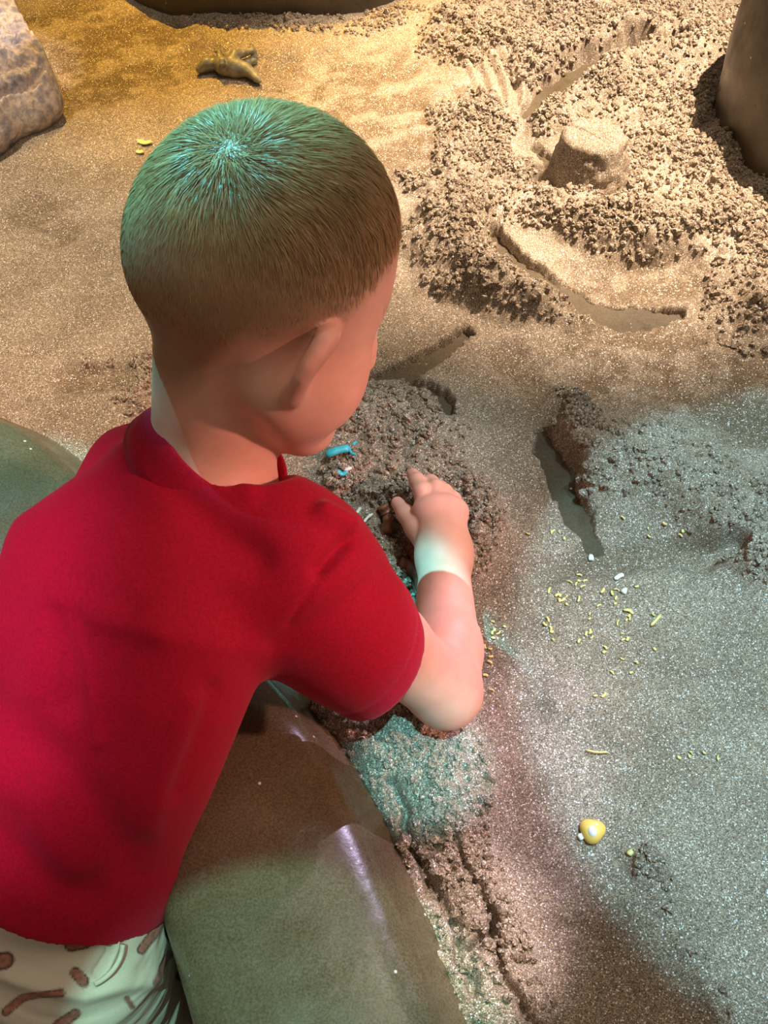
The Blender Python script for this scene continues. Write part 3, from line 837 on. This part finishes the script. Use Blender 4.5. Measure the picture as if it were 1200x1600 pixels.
tr_, tf_, ta_, tl_ = torso(sf, [(-0.02, 0.030, 0.030, 0.0), (0.06, 0.056, 0.050, 0.006), (0.14, 0.084, 0.064, 0.012), (0.26, 0.108, 0.078, 0.020), (0.42, 0.108, 0.080, 0.022), (0.6, 0.102, 0.080, 0.018), (0.8, 0.092, 0.080, 0.012), (0.94, 0.098, 0.086, 0.008), (0.955, 0.099, 0.087, 0.008)])
HEM = P(588, 1051, 0.800)
sax = (EL-SR)/np.linalg.norm(EL-SR)
sf.chain([SR-sax*0.012, SR*0.5+HEM*0.5, HEM+sax*0.03], [0.052, 0.047, 0.0395], 0.03)
sf.cone(NB+TR*0.02-TT*0.02, SR, 0.046, 0.044, 0.035)
sf.cone(NB-TR*0.02-TT*0.02, SL, 0.046, 0.040, 0.035)
LH = SL*0.45+EL2*0.55; lax = (EL2-SL)/np.linalg.norm(EL2-SL)
sf.chain([SL, LH+lax*0.03], [0.044, 0.038], 0.03)
# sleeve ends, hem and neck opening
hn = sax + 0.12*D(0.5, 0.6, 0); hn /= np.linalg.norm(hn)
sf.cut(HEM, hn, HEM-0.075, HEM+0.09)
sf.cut(LH, lax, LH-0.075, LH+0.09)
sf.cone(HEM-sax*0.03, HEM+sax*0.05, 0.033, 0.0365, 0.004, sub=True)
sf.cone(LH-lax*0.03, LH+lax*0.05, 0.034, 0.036, 0.004, sub=True)
neck_ax = hd(-0.020, 0, -0.062)-NB; neck_ax /= np.linalg.norm(neck_ax)
neck_ax = neck_ax + 0.62*D(1, 0, 0); neck_ax /= np.linalg.norm(neck_ax)
NO = NB + neck_ax*0.006
sf.cone(NO-neck_ax*0.02, NO+neck_ax*0.09, 0.045, 0.051, 0.004, sub=True)
sf.cone(PV-ta_*0.03, PV+ta_*0.12, 0.080, 0.084, 0.004, sub=True)
SV, SQ = sf.mesh(); del sf
SV = laplace(SV, SQ, 9, 0.5)
SN = vnormals(SV, SQ)
# folds
px_, py_ = project(SV)
def crease(pts, w, h):
    return h*np.exp(-(dpoly(px_, py_, pts)/w)**2)
s_ = ((SV-NB)@ta_)/tl_; la = (SV-NB)@tr_; fr = (SV-NB)@tf_
facing = (SN@(np.array([0, 0, HC])-SV.mean(0))) > 0
disp = 0.0022*fbm(la/0.06+s_*2, s_*4, 201, 3)*sstep(0.1, 0.5, s_)
low = sstep(0.55, 1.0, s_)
disp += low*0.0025*np.sin((la*0.75+s_*tl_*0.9)/0.012 + 2.2*fbm(la/0.07, s_*5, 207, 2))*(0.5+0.5*fbm(la/0.09, s_*3, 211, 2))
cr = crease([(95, 940), (130, 1040), (150, 1160)], 11, 0.0022) - crease([(110, 960), (105, 1100)], 26, 0.004) + crease([(65, 950), (50, 1080)], 24, 0.002)
cr += crease([(80, 920), (150, 965), (250, 990)], 20, 0.003) - crease([(100, 900), (140, 925), (200, 950)], 24, 0.003)
cr += crease([(-30, 1100), (90, 1200), (190, 1330)], 40, -0.007) + crease([(-20, 1190), (60, 1260), (110, 1350)], 34, 0.006) - crease([(-20, 1300), (60, 1370), (150, 1400)], 30, 0.005)
cr += crease([(215, 645), (260, 740), (330, 820), (400, 870)], 30, -0.005) + crease([(240, 640), (300, 700), (390, 770)], 16, 0.003)
cr += crease([(500, 890), (545, 840)], 12, -0.008) + crease([(505, 800), (545, 822)], 14, 0.008) - crease([(545, 850), (500, 900), (450, 980)], 5, 0.0022)
cr += crease([(430, 1010), (520, 960), (600, 900)], 22, -0.004)+crease([(300, 1100), (260, 1200), (230, 1290)], 22, 0.004)-crease([(330, 1080), (300, 1160), (270, 1230)], 16, 0.003)
disp += np.where(facing, cr, 0)
# stitched hems
dh = (SV-HEM)@hn; near = np.linalg.norm(SV-HEM, axis=1) < 0.07
disp -= np.where(near, 0.0009*np.exp(-((dh+0.019)/0.0022)**2), 0)
SV = SV + SN*disp[:, None]
SV = clear_rim(laplace(SV, SQ, 1, 0.4))
shirt = mesh_obj('t_shirt', SV, SQ, M['shirt'], body)
shirt['label'] = 'plain red short-sleeved cotton T-shirt'
# ribbed neckband
a1 = np.cross(neck_ax, TR); a1 /= np.linalg.norm(a1); a2 = np.cross(neck_ax, a1)
ring = []
for k in range(73):
    an = 2*math.pi*k/72
    d0 = math.cos(an)*a1+math.sin(an)*a2
    ring.append(NO + neck_ax*0.010 + d0*0.0500)
ringv = []
for k in range(72):
    d0 = (ring[k]-NO-neck_ax*0.010)/0.0500
    for (o, h) in [(-0.0025, 0.008), (-0.001, 0.0092), (0.001, 0.008), (0.0035, -0.004), (0.0075, -0.013), (0.010, -0.024), (-0.003, -0.020)]:
        ringv.append(ring[k]+d0*o+neck_ax*h)
rf = np.array([(k*7+j, k*7+(j+1) % 7, ((k+1) % 72)*7+(j+1) % 7, ((k+1) % 72)*7+j) for k in range(72) for j in range(7)])
mesh_obj('neckband', ringv, rf, M['shirt'], shirt)

# ---- shorts
t = NT('printed_cream_cotton'); ca = t.n('VertexColor'); ca.layer_name = 'tint'; p = t.pos()
t.base(t.mix(0.4, ca.outputs[0], t.ramp(t.noise(p, 1200, 2).outputs[0], [(0.3, (0.8, 0.8, 0.8)), (0.7, (1.15, 1.15, 1.15))]), 'MULTIPLY'))
t.set(Roughness=0.8, Sheen_Weight=0.1); t.bump(t.noise(p, 1400, 2).outputs[0], 0.2, 0.0005)
M['shorts'] = t.m
M['piping'] = simple('cream_piping', (0.60, 0.55, 0.44), 0.8, 0.06, 500)
zf = Field(np.arange(-0.42, -0.10, 0.0015), np.arange(0.10, 0.48, 0.0015), np.arange(-0.24, 0.10, 0.0015))
zf.ell(PV-TT*0.01, (TR, TF, TT), (0.090, 0.077, 0.150), 0.0)
RH, LHm = HR_*0.22+KR*0.78, HL_*0.22+KL*0.78
zf.cone(HR_, KR, 0.070, 0.068, 0.03); zf.cone(HL_, KL, 0.070, 0.068, 0.03)
for Hh, Kk, Hm in ((HR_, KR, RH), (HL_, KL, LHm)):
    ax_ = (Kk-Hh)/np.linalg.norm(Kk-Hh)
    zf.cut(Hm, ax_, Hm-0.11, Hm+0.11)
    zf.cone(Hm-ax_*0.04, Hm+ax_*0.05, 0.060, 0.064, 0.004, sub=True)
zf.cut(PV+TT*0.085, TT)
ZV, ZQ = zf.mesh(); del zf
ZV = laplace(ZV, ZQ, 3, 0.5); ZN = vnormals(ZV, ZQ)
px_, py_ = project(ZV)
fac = (ZN@(np.array([0, 0, HC])-ZV.mean(0))) > 0
zd = 0.002*fbm(ZV[:, 0]/0.04+3*ZV[:, 2]/0.04, ZV[:, 1]/0.04, 301, 3)
zd += np.where(fac, 0.003*np.exp(-(dpoly(px_, py_, [(183, 1440), (182, 1480), (168, 1512), (148, 1530)])/5)**2) - 0.004*np.exp(-(dpoly(px_, py_, [(174, 1450), (170, 1490), (150, 1520)])/6)**2), 0)
zd += np.where(fac, 0.005*np.exp(-(dpoly(px_, py_, [(-20, 1515), (60, 1540), (130, 1555), (170, 1545), (240, 1530)])/14)**2), 0)
ZV = clear_rim(ZV+ZN*zd[:, None])
zt = np.tile(np.array([0.60, 0.55, 0.44]), (len(ZV), 1))
def sausage(pts, w, seedc):
    """one printed sausage: dark outline, mottled red-brown fill, pale streak"""
    global zt
    d = dpoly(px_, py_, pts); on = np.where(fac, 1-sstep(w-1.5, w+1.5, d), 0)
    tone = 0.5+0.5*fbm(px_/6.0, py_/6.0, seedc, 2)
    fill = np.stack([0.20+0.25*tone, 0.06+0.14*tone, 0.04+0.10*tone], 1)
    e = sstep(w*0.62, w*0.8, d)[:, None]
    cc_ = fill*(1-e)+np.array([0.06, 0.02, 0.015])*e
    zt = cc_*on[:, None]+zt*(1-on[:, None])
for k, (pts, w) in enumerate([([(-10, 1502), (10, 1500)], 13), ([(112, 1475), (132, 1470), (138, 1452)], 13), ([(118, 1520), (130, 1532)], 9), ([(222, 1484), (240, 1460), (255, 1430)], 8), ([(235, 1532), (250, 1515), (265, 1490)], 5),
                              ([(10, 1580), (35, 1560), (60, 1552), (95, 1547)], 7), ([(90, 1605), (105, 1595), (118, 1585)], 9), ([(285, 1525), (292, 1510)], 9), ([(250, 1400), (246, 1420)], 5), ([(198, 1560), (206, 1572)], 4), ([(30, 1640), (50, 1650)], 12), ([(180, 1640), (200, 1620)], 9)]):
    sausage(pts, w, 400+k)
shorts = mesh_obj('shorts', ZV, ZQ, M['shorts'], body); set_color(shorts, zt)
shorts['label'] = 'cream cotton shorts printed with red-brown sausages'

dep = ZV[:, 1]*CP-(ZV[:, 2]-HC)*SP
def on_shorts(x_, y_):
    r2 = (px_-x_)**2+(py_-y_)**2; c_ = np.where(r2 < 7**2)[0]
    k = c_[np.argmin(dep[c_])]; return P(x_, y_, dep[k]-0.001)
V, F = sweep_tube(spline([on_shorts(*q) for q in ((192, 1476), (190, 1490), (184, 1505), (174, 1519), (160, 1531), (148, 1538))], 26), [0.0018]*26, 8)
mesh_obj('pocket_piping', V, F, M['piping'], shorts)
# ---- shoes
M['red'] = simple('red_canvas', (0.5, 0.02, 0.02), 0.7, 0.1, 300)
M['white'] = simple('white_rubber', (0.75, 0.72, 0.68), 0.5, 0.05, 100)
for A_, ang in ((AR_, 0.55), (AL_, 0.45)):
    d0 = np.array([math.cos(ang), math.sin(ang), 0]); s0 = np.array([-d0[1], d0[0], 0])
    outl = [(-0.045, 0.018), (-0.03, 0.026), (0.02, 0.027), (0.06, 0.034), (0.09, 0.032), (0.112, 0.018)]
    left = spline(outl, 18); loop = [(a, b) for a, b in left]+[(a, -b) for a, b in left[::-1]]
    c0 = np.array([A_[0], A_[1], FLOOR_Z])
    def ringz(z, sc): return [c0+d0*(0.03+(a-0.03)*sc)+s0*b*sc+np.array([0, 0, z]) for a, b in loop]
    lv = [(0.0, 0.96), (0.004, 1.0), (0.018, 1.0), (0.020, 0.97)]
    V = []; m = len(loop)
    for z, sc in lv: V += ringz(z, sc)
    F = [(j*m+i, j*m+(i+1) % m, (j+1)*m+(i+1) % m, (j+1)*m+i) for j in range(len(lv)-1) for i in range(m)]+[tuple(range(m))[::-1], tuple((len(lv)-1)*m+i for i in range(m))]
    up = mesh_obj('shoe', [(0, 0, 0)], [], None, body)
    V2 = []
    lv2 = [(0.018, 0.96, 0), (0.035, 0.94, 0), (0.046, 0.82, -0.004), (0.054, 0.66, -0.016), (0.064, 0.52, -0.026), (0.070, 0.46, -0.03), (0.066, 0.40, -0.03)]
    for z, sc, sh in lv2: V2 += [q+d0*sh for q in ringz(z, sc)]
    F2 = [(j*m+i, j*m+(i+1) % m, (j+1)*m+(i+1) % m, (j+1)*m+i) for j in range(len(lv2)-1) for i in range(m)]
    me = bpy.data.meshes.new('shoe'); me.from_pydata([tuple(q) for q in V2], [], F2); me.materials.append(M['red'])
    for p_ in me.polygons: p_.use_smooth = True
    up.data = me
    mesh_obj('sole', V, F, M['white'], up, smooth=False)

# ================================================================== THINGS IN THE SAND
# ---- craggy slab at the far left corner
t = NT('craggy_painted_rock'); p = t.pos()
n1 = t.noise(p, 26, 6, 0.62).outputs[0]; n2 = t.noise(p, 90, 5, 0.6).outputs[0]
c_ = t.ramp(n1, [(0.30, (0.10, 0.09, 0.10)), (0.42, (0.34, 0.31, 0.34)), (0.5, (0.66, 0.54, 0.46)), (0.56, (0.36, 0.33, 0.36)), (0.68, (0.78, 0.68, 0.56))])
c_ = t.mix(0.6, c_, t.ramp(n2, [(0.3, (0.45, 0.42, 0.42)), (0.6, (1.2, 1.15, 1.1))]), 'MULTIPLY')
t.base(c_); t.set(Roughness=0.55); t.bump(n2, 0.5, 0.004); M['crag'] = t.m
SLZ = 0.028
outl = [G(q[0], q[1], SLZ) for q in [(-140, -70), (-40, -60), (18, -6), (40, 40), (62, 78), (84, 116), (97, 147), (96, 160), (84, 172), (60, 186), (30, 196), (4, 214), (-60, 250), (-150, 262), (-200, 120)]]
cx_ = np.mean(outl, axis=0)
lp = spline(outl+[outl[0]], 260)[:-1]
V = []; m = len(lp); rings = 90
for j in range(rings):
    f = 1-j/(rings-1)*0.985
    for q in lp:
        x_, y_ = cx_[0]+(q[0]-cx_[0])*f, cx_[1]+(q[1]-cx_[1])*f
        V.append([x_, y_, 0])
V = np.array(V)
edge = np.minimum(1, (1-np.repeat(np.linspace(1, 0.015, rings), m))/0.10)
rel = 0.034*np.abs(fbm(V[:, 0]/0.08, V[:, 1]/0.05, 501, 4)) + 0.016*np.abs(fbm(V[:, 0]/0.035, V[:, 1]/0.025, 507, 4)) + 0.006*fbm(V[:, 0]/0.009, V[:, 1]/0.009, 509, 3)
ledge = 0.022*(sstep(0.0, 0.010, dpoly(V[:, 0], V[:, 1], [G(5, 188, SLZ)[:2], G(50, 168, SLZ)[:2], G(92, 140, SLZ)[:2]])-0.004))
V[:, 2] = SLZ + edge**0.7*(0.004+rel*0.8+ledge*0.9)
und = np.array([(q[0], q[1], SLZ-0.006) for q in lp]); und2 = np.array([(cx_[0]+(q[0]-cx_[0])*0.9, cx_[1]+(q[1]-cx_[1])*0.9, -0.004) for q in lp])
V = np.vstack([und2, und, V]); R_ = rings+2
F = [(j*m+i, j*m+(i+1) % m, (j+1)*m+(i+1) % m, (j+1)*m+i) for j in range(R_-1) for i in range(m)]+[tuple((R_-1)*m+i for i in range(m)), tuple(range(m))[::-1]]
slab = tag(mesh_obj('rock_slab', V, F, M['crag']), 'craggy grey and cream rock slab lying at the far left corner', 'rock')
M['yellow'] = simple('yellow_foam', (0.75, 0.52, 0.06), 0.6, 0.12, 60)
def plate(name, outline, z0, z1, mat, parent=None, jag=0.0):
    """thin bevelled plate from a px outline at level z1"""
    o = [np.array(G(q[0], q[1], z1)) for q in outline]; c = np.mean(o, axis=0); n = len(o)
    V = []
    for sc, z in ((0.96, z0), (1.0, z0+(z1-z0)*0.25), (1.0, z1-(z1-z0)*0.25), (0.93, z1)):
        for q in o: V.append((c[0]+(q[0]-c[0])*sc, c[1]+(q[1]-c[1])*sc, z))
    F = [(j*n+i, j*n+(i+1) % n, (j+1)*n+(i+1) % n, (j+1)*n+i) for j in range(3) for i in range(n)]+[tuple(range(n))[::-1], tuple(3*n+i for i in range(n))]
    return mesh_obj(name, V, F, mat, parent, smooth=False)
y1 = plate('backing_fragment', [(50, 80), (58, 84), (66, 90), (75, 95), (70, 98), (80, 101), (72, 112), (56, 104)], -0.002, 0.022, M['yellow'], slab); y1['label'] = 'torn yellow fragment sticking out'
y2 = plate('backing_fragment', [(4, -4), (16, 10), (30, 28), (46, 52), (44, 56), (28, 40), (10, 15)], -0.002, 0.024, M['yellow'], slab); y2['label'] = 'torn yellow strip sticking out'

# ---- toy dinosaur lying on its side
t = NT('grey_toy_plastic'); p = t.pos()
up_ = t.n('SeparateXYZ'); t.l(t.n('NewGeometry').outputs['Normal'], up_.inputs[0])
t.base(t.ramp(t.noise(p, 90, 4).outputs[0], [(0.35, (0.13, 0.12, 0.085)), (0.65, (0.30, 0.27, 0.17))])); t.set(Roughness=0.4)
t.bump(t.noise(p, 500, 3).outputs[0], 0.4, 0.001); M['toy'] = t.m
DZ = 0.012
def dp(zx, zy, h=0.0):
    """point in the 8x close-up of the toy -> world"""
    return np.array(G(280+zx/8.0, 40+zy/8.0, DZ+h))
o0 = dp(600, 400)
df = Field(*[np.arange(o0[k]-r, o0[k]+r2, 0.0009) for k, r, r2 in ((0, 0.062, 0.062), (1, 0.085, 0.075), (2, 0.03, 0.05))])
df.chain([dp(470, 390), dp(560, 430), dp(700, 450), dp(830, 470)], [0.0085, 0.0115, 0.0115, 0.0085], 0.008)
df.chain([dp(830, 470), dp(900, 520, -0.002), dp(960, 580, -0.004), dp(1005, 615, -0.006)], [0.0085, 0.0062, 0.0045, 0.0025], 0.005)
df.chain([dp(470, 390), dp(420, 395)], [0.0085, 0.0062], 0.006)
df.chain([dp(410, 390), dp(340, 405), dp(260, 450, -0.003), dp(240, 470, -0.004)], [0.0068, 0.0085, 0.0055, 0.0042], 0.005)
df.chain([dp(330, 440, -0.004), dp(245, 488, -0.007)], [0.005, 0.0035], 0.002)
df.cone(dp(330, 365, 0.006), dp(345, 355, 0.006), 0.003, 0.003, 0.003)
# near hind leg, far hind leg, arms
df.chain([dp(640, 380, 0.006), dp(690, 285, 0.010), dp(800, 265, 0.008), dp(900, 235, 0.006), dp(905, 215, 0.006), dp(890, 150, 0.008)], [0.0098, 0.0072, 0.0044, 0.0036, 0.0036, 0.0024], 0.004)
df.chain([dp(720, 430, -0.004), dp(850, 380, -0.006), dp(905, 370, -0.006), dp(930, 300, -0.004), dp(940, 255, 0.0)], [0.008, 0.005, 0.006, 0.0042, 0.0028], 0.004)
df.chain([dp(500, 380, 0.006), dp(490, 300, 0.010), dp(490, 245, 0.010), dp(440, 240, 0.008)], [0.0052, 0.0034, 0.0026, 0.0020], 0.003)
df.chain([dp(530, 400, 0.010), dp(520, 350, 0.014), dp(545, 345, 0.015)], [0.0046, 0.003, 0.002], 0.003)
df.chain([dp(560, 300, 0.004), dp(590, 290, 0.004), dp(640, 330, 0.004)], [0.003, 0.004, 0.006], 0.005)
DV, DQ = df.mesh(); DV = laplace(DV, DQ, 1, 0.4)
DV[:, 2] += max(sand_z(*dp(q, r)[:2]) for q, r in ((300, 450), (600, 450), (900, 550)))-0.003-DV[:, 2].min()
tag(mesh_obj('toy_dinosaur', DV, DQ, M['toy']), 'grey plastic toy dinosaur lying on its side in the amber light', 'toy dinosaur')

# ---- reddish buried bones beside the digging hand
M['bone'] = simple('reddish_brown_cast', (0.22, 0.085, 0.045), 0.45, 0.3, 90, 0.4)
def bone(label, pts, rs, lift):
    P3 = []
    for (x_, y_), l in zip(pts, lift):
        q = on_sand(x_, y_); q[2] += l; P3.append(q)
    pp = spline(P3, 34); rr = np.interp(np.linspace(0, 1, 34), np.linspace(0, 1, len(rs)), rs)
    rr = rr*(1+0.10*np.sin(np.linspace(0, 25, 34)))
    rr[0] *= 0.4; rr[-1] *= 0.4
    V, F = sweep_tube(pp, rr, 14)
    tag(mesh_obj('buried_bone', V, F, M['bone']), label, 'fossil bone')
bone('long reddish brown bone half buried in the trench beside the forearm', [(622, 884), (640, 893), (655, 912), (660, 945), (654, 985)], [0.0065, 0.0068, 0.0055, 0.0055, 0.006], [0.006, 0.007, 0.006, 0.005, 0.004])
bone('short reddish brown bone poking up by the thumb', [(597, 797), (606, 815), (604, 838)], [0.0055, 0.0050, 0.0055], [0.008, 0.007, 0.004])
bone('dark knobbly bone piece in the trench under the wrist', [(640, 862), (648, 872), (652, 886)], [0.006, 0.007, 0.005], [0.006, 0.006, 0.004])

# ---- bits of litter
M['turq'] = simple('turquoise_plastic', (0.06, 0.55, 0.68), 0.35, 0.15, 200, 0.1)
M['cream'] = simple('white_plastic', (0.82, 0.82, 0.76), 0.4, 0.05, 200, 0.1)
M['fleck'] = simple('pale_yellow_chip', (0.80, 0.70, 0.25), 0.4, 0.15, 200, 0.1)
M['amber'] = simple('amber_plastic', (0.85, 0.55, 0.12), 0.3, 0.15, 60, 0.1)
def sliver(name, label, cat, pts, w, mat, group=None, th=0.0012):
    """small bent strip lying on the sand, through px points"""
    P3 = [on_sand(*q)+np.array([0, 0, th+0.001]) for q in pts]
    z_ = max(q[2] for q in P3)
    for q in P3: q[2] = 0.5*q[2]+0.5*z_
    pp = spline(P3, 9) if len(P3) > 2 else np.linspace(P3[0], P3[1], 7)
    rr = w*0.5*np.array([0.35]+[1.0]*(len(pp)-2)+[0.35])
    V, F = sweep_tube(pp, rr, 6, th/(w*0.5))
    return tag(mesh_obj(name, V, F, mat), label, cat, group)
tq = sliver('plastic_fragment', 'bent turquoise plastic fragment with forked end below the chin', 'fragment', [(509, 720), (520, 711), (535, 706), (548, 703)], 0.010, M['turq'], None, 0.003)
V, F = sweep_tube(spline([on_sand(546, 704)+[0, 0, .003], on_sand(553, 698)+[0, 0, .004], on_sand(558, 693)+[0, 0, .003]], 6), [0.0016]*5+[0.0006], 6); mesh_obj('prong', V, F, M['turq'], tq)
V, F = sweep_tube(spline([on_sand(546, 706)+[0, 0, .003], on_sand(550, 712)+[0, 0, .003], on_sand(558, 714)+[0, 0, .003]], 6), [0.0016]*5+[0.0006], 6); mesh_obj('prong', V, F, M['turq'], tq)
sliver('plastic_sliver', 'white sliver between the two turquoise bits below the chin', 'fragment', [(529, 726), (539, 731), (550, 737)], 0.0045, M['cream'])
sliver('plastic_fragment', 'tiny turquoise chip under the white sliver below the chin', 'fragment', [(527, 740), (535, 739), (543, 738)], 0.006, M['turq'])
sliver('plastic_sliver', 'long thin white sliver beside the shirt sleeve', 'fragment', [(549, 838), (556, 829), (565, 822)], 0.0035, M['cream'])
sliver('plastic_sliver', 'long thin white sliver pointing to the thumb', 'fragment', [(568, 820), (575, 815), (583, 810)], 0.003, M['cream'])
sliver('plastic_sliver', 'short white sliver nearest the turquoise bits, above the long ones', 'fragment', [(554, 808), (559, 802), (564, 798)], 0.0035, M['cream'])
sliver('yellow_strip', 'bright yellow forked strip on the sand left of the head', 'fragment', [(215, 221), (226, 226), (238, 224)], 0.009, M['fleck'])
sliver('yellow_strip', 'small bright yellow chip below the forked strip left of the head', 'fragment', [(213, 238), (219, 240), (225, 239)], 0.008, M['fleck'])
# amber shell-like disc
c = on_sand(925, 1300); V = []; nu = 28
for j, (r, z) in enumerate([(0.0, 0.0075), (0.003, 0.0078), (0.006, 0.007), (0.0085, 0.0055), (0.0098, 0.0035), (0.0098, 0.0015), (0.007, -0.001)]):
    for i in range(nu):
        a_ = 2*math.pi*i/nu; k = 1+0.10*math.sin(a_*3+0.6)
        V.append((c[0]+r*k*math.cos(a_), c[1]+r*k*math.sin(a_), c[2]+z))
F = np.array([(j*nu+i, j*nu+(i+1) % nu, (j+1)*nu+(i+1) % nu, (j+1)*nu+i) for j in range(6) for i in range(nu)])
shell = tag(mesh_obj('amber_disc', V, F, M['amber']), 'rounded amber yellow disc with a pale centre on the grey sand', 'pebble')
V = [(c[0]-0.001+(0.0035*math.cos(a_)*rr), c[1]-0.002+0.0045*math.sin(a_)*rr, c[2]+zz) for rr, zz in ((1.0, 0.0072), (0.8, 0.0086), (0.4, 0.0093), (0.02, 0.0095)) for a_ in np.linspace(0, 2*math.pi, 16, endpoint=False)]
F = np.array([(j*16+i, j*16+(i+1) % 16, (j+1)*16+(i+1) % 16, (j+1)*16+i) for j in range(3) for i in range(16)])
mesh_obj('pale_centre', V, F, M['cream'], shell)
sliver('pale_chip', 'cream chip stuck beside the amber disc', 'fragment', [(905, 1304), (908, 1309), (911, 1313)], 0.006, M['cream'])
sliver('pale_chip', 'small cream chip to the lower right of the amber disc', 'fragment', [(981, 1338), (984, 1334), (988, 1331)], 0.005, M['fleck'])
sliver('pale_chip', 'long thin yellow shaving below the low sand bump', 'fragment', [(914, 1174), (930, 1178), (950, 1177)], 0.002, M['fleck'])
sliver('pale_chip', 'curved pale shaving right of the scattered yellow flecks', 'fragment', [(1016, 980), (1024, 972), (1032, 962)], 0.003, M['fleck'])
sliver('pale_chip', 'bent pale shaving above the right end of the yellow flecks', 'fragment', [(973, 955), (982, 956), (989, 962)], 0.003, M['fleck'])
sliver('pale_chip', 'round white chip near the lower end of the bare groove', 'fragment', [(919, 872), (923, 873), (927, 873)], 0.008, M['cream'])
sliver('pale_chip', 'elongated cream chip right of the round white chip', 'fragment', [(960, 907), (967, 903), (974, 900)], 0.005, M['cream'])
sliver('pale_chip', 'plump cream chip below the elongated cream chip', 'fragment', [(973, 922), (976, 925), (979, 926)], 0.008, M['cream'])
rf_ = random.Random(5)
for (cx, cy, sx, sy, n, where) in [(875, 940, 14, 14, 10, 'in the tight cluster right of the forearm'), (905, 910, 10, 5, 5, 'just below the lower end of the bare groove'), (945, 965, 30, 22, 22, 'in the loose spread below the cream chips'),
                            (860, 985, 16, 10, 6, 'below the tight cluster, out from the elbow'), (960, 1030, 25, 22, 12, 'above the low sand bump'), (770, 1000, 10, 20, 10, 'on the brown sand right against the forearm'),
                            (755, 1080, 8, 16, 6, 'on the brown sand right beside the elbow'), (1085, 1180, 30, 12, 5, 'far to the right of the low sand bump'), (880, 835, 25, 8, 5, 'across the lower end of the bare groove'), (1010, 830, 40, 12, 6, 'in the hollow below the sand bank')]:
    for _ in range(n):
        x_, y_ = rf_.gauss(cx, sx), rf_.gauss(cy, sy); a_ = rf_.uniform(0, 6.28); L_ = rf_.uniform(2.0, 5.0)
        sliver('yellow_fleck', 'tiny pale yellow fleck '+where, 'fleck',
               [(x_-L_*math.cos(a_), y_-L_*math.sin(a_)), (x_+1.2*math.sin(a_), y_-1.2*math.cos(a_)), (x_+L_*math.cos(a_), y_+L_*math.sin(a_))], rf_.uniform(0.0014, 0.0028), M['fleck'], 'yellow flecks '+where, 0.0006)
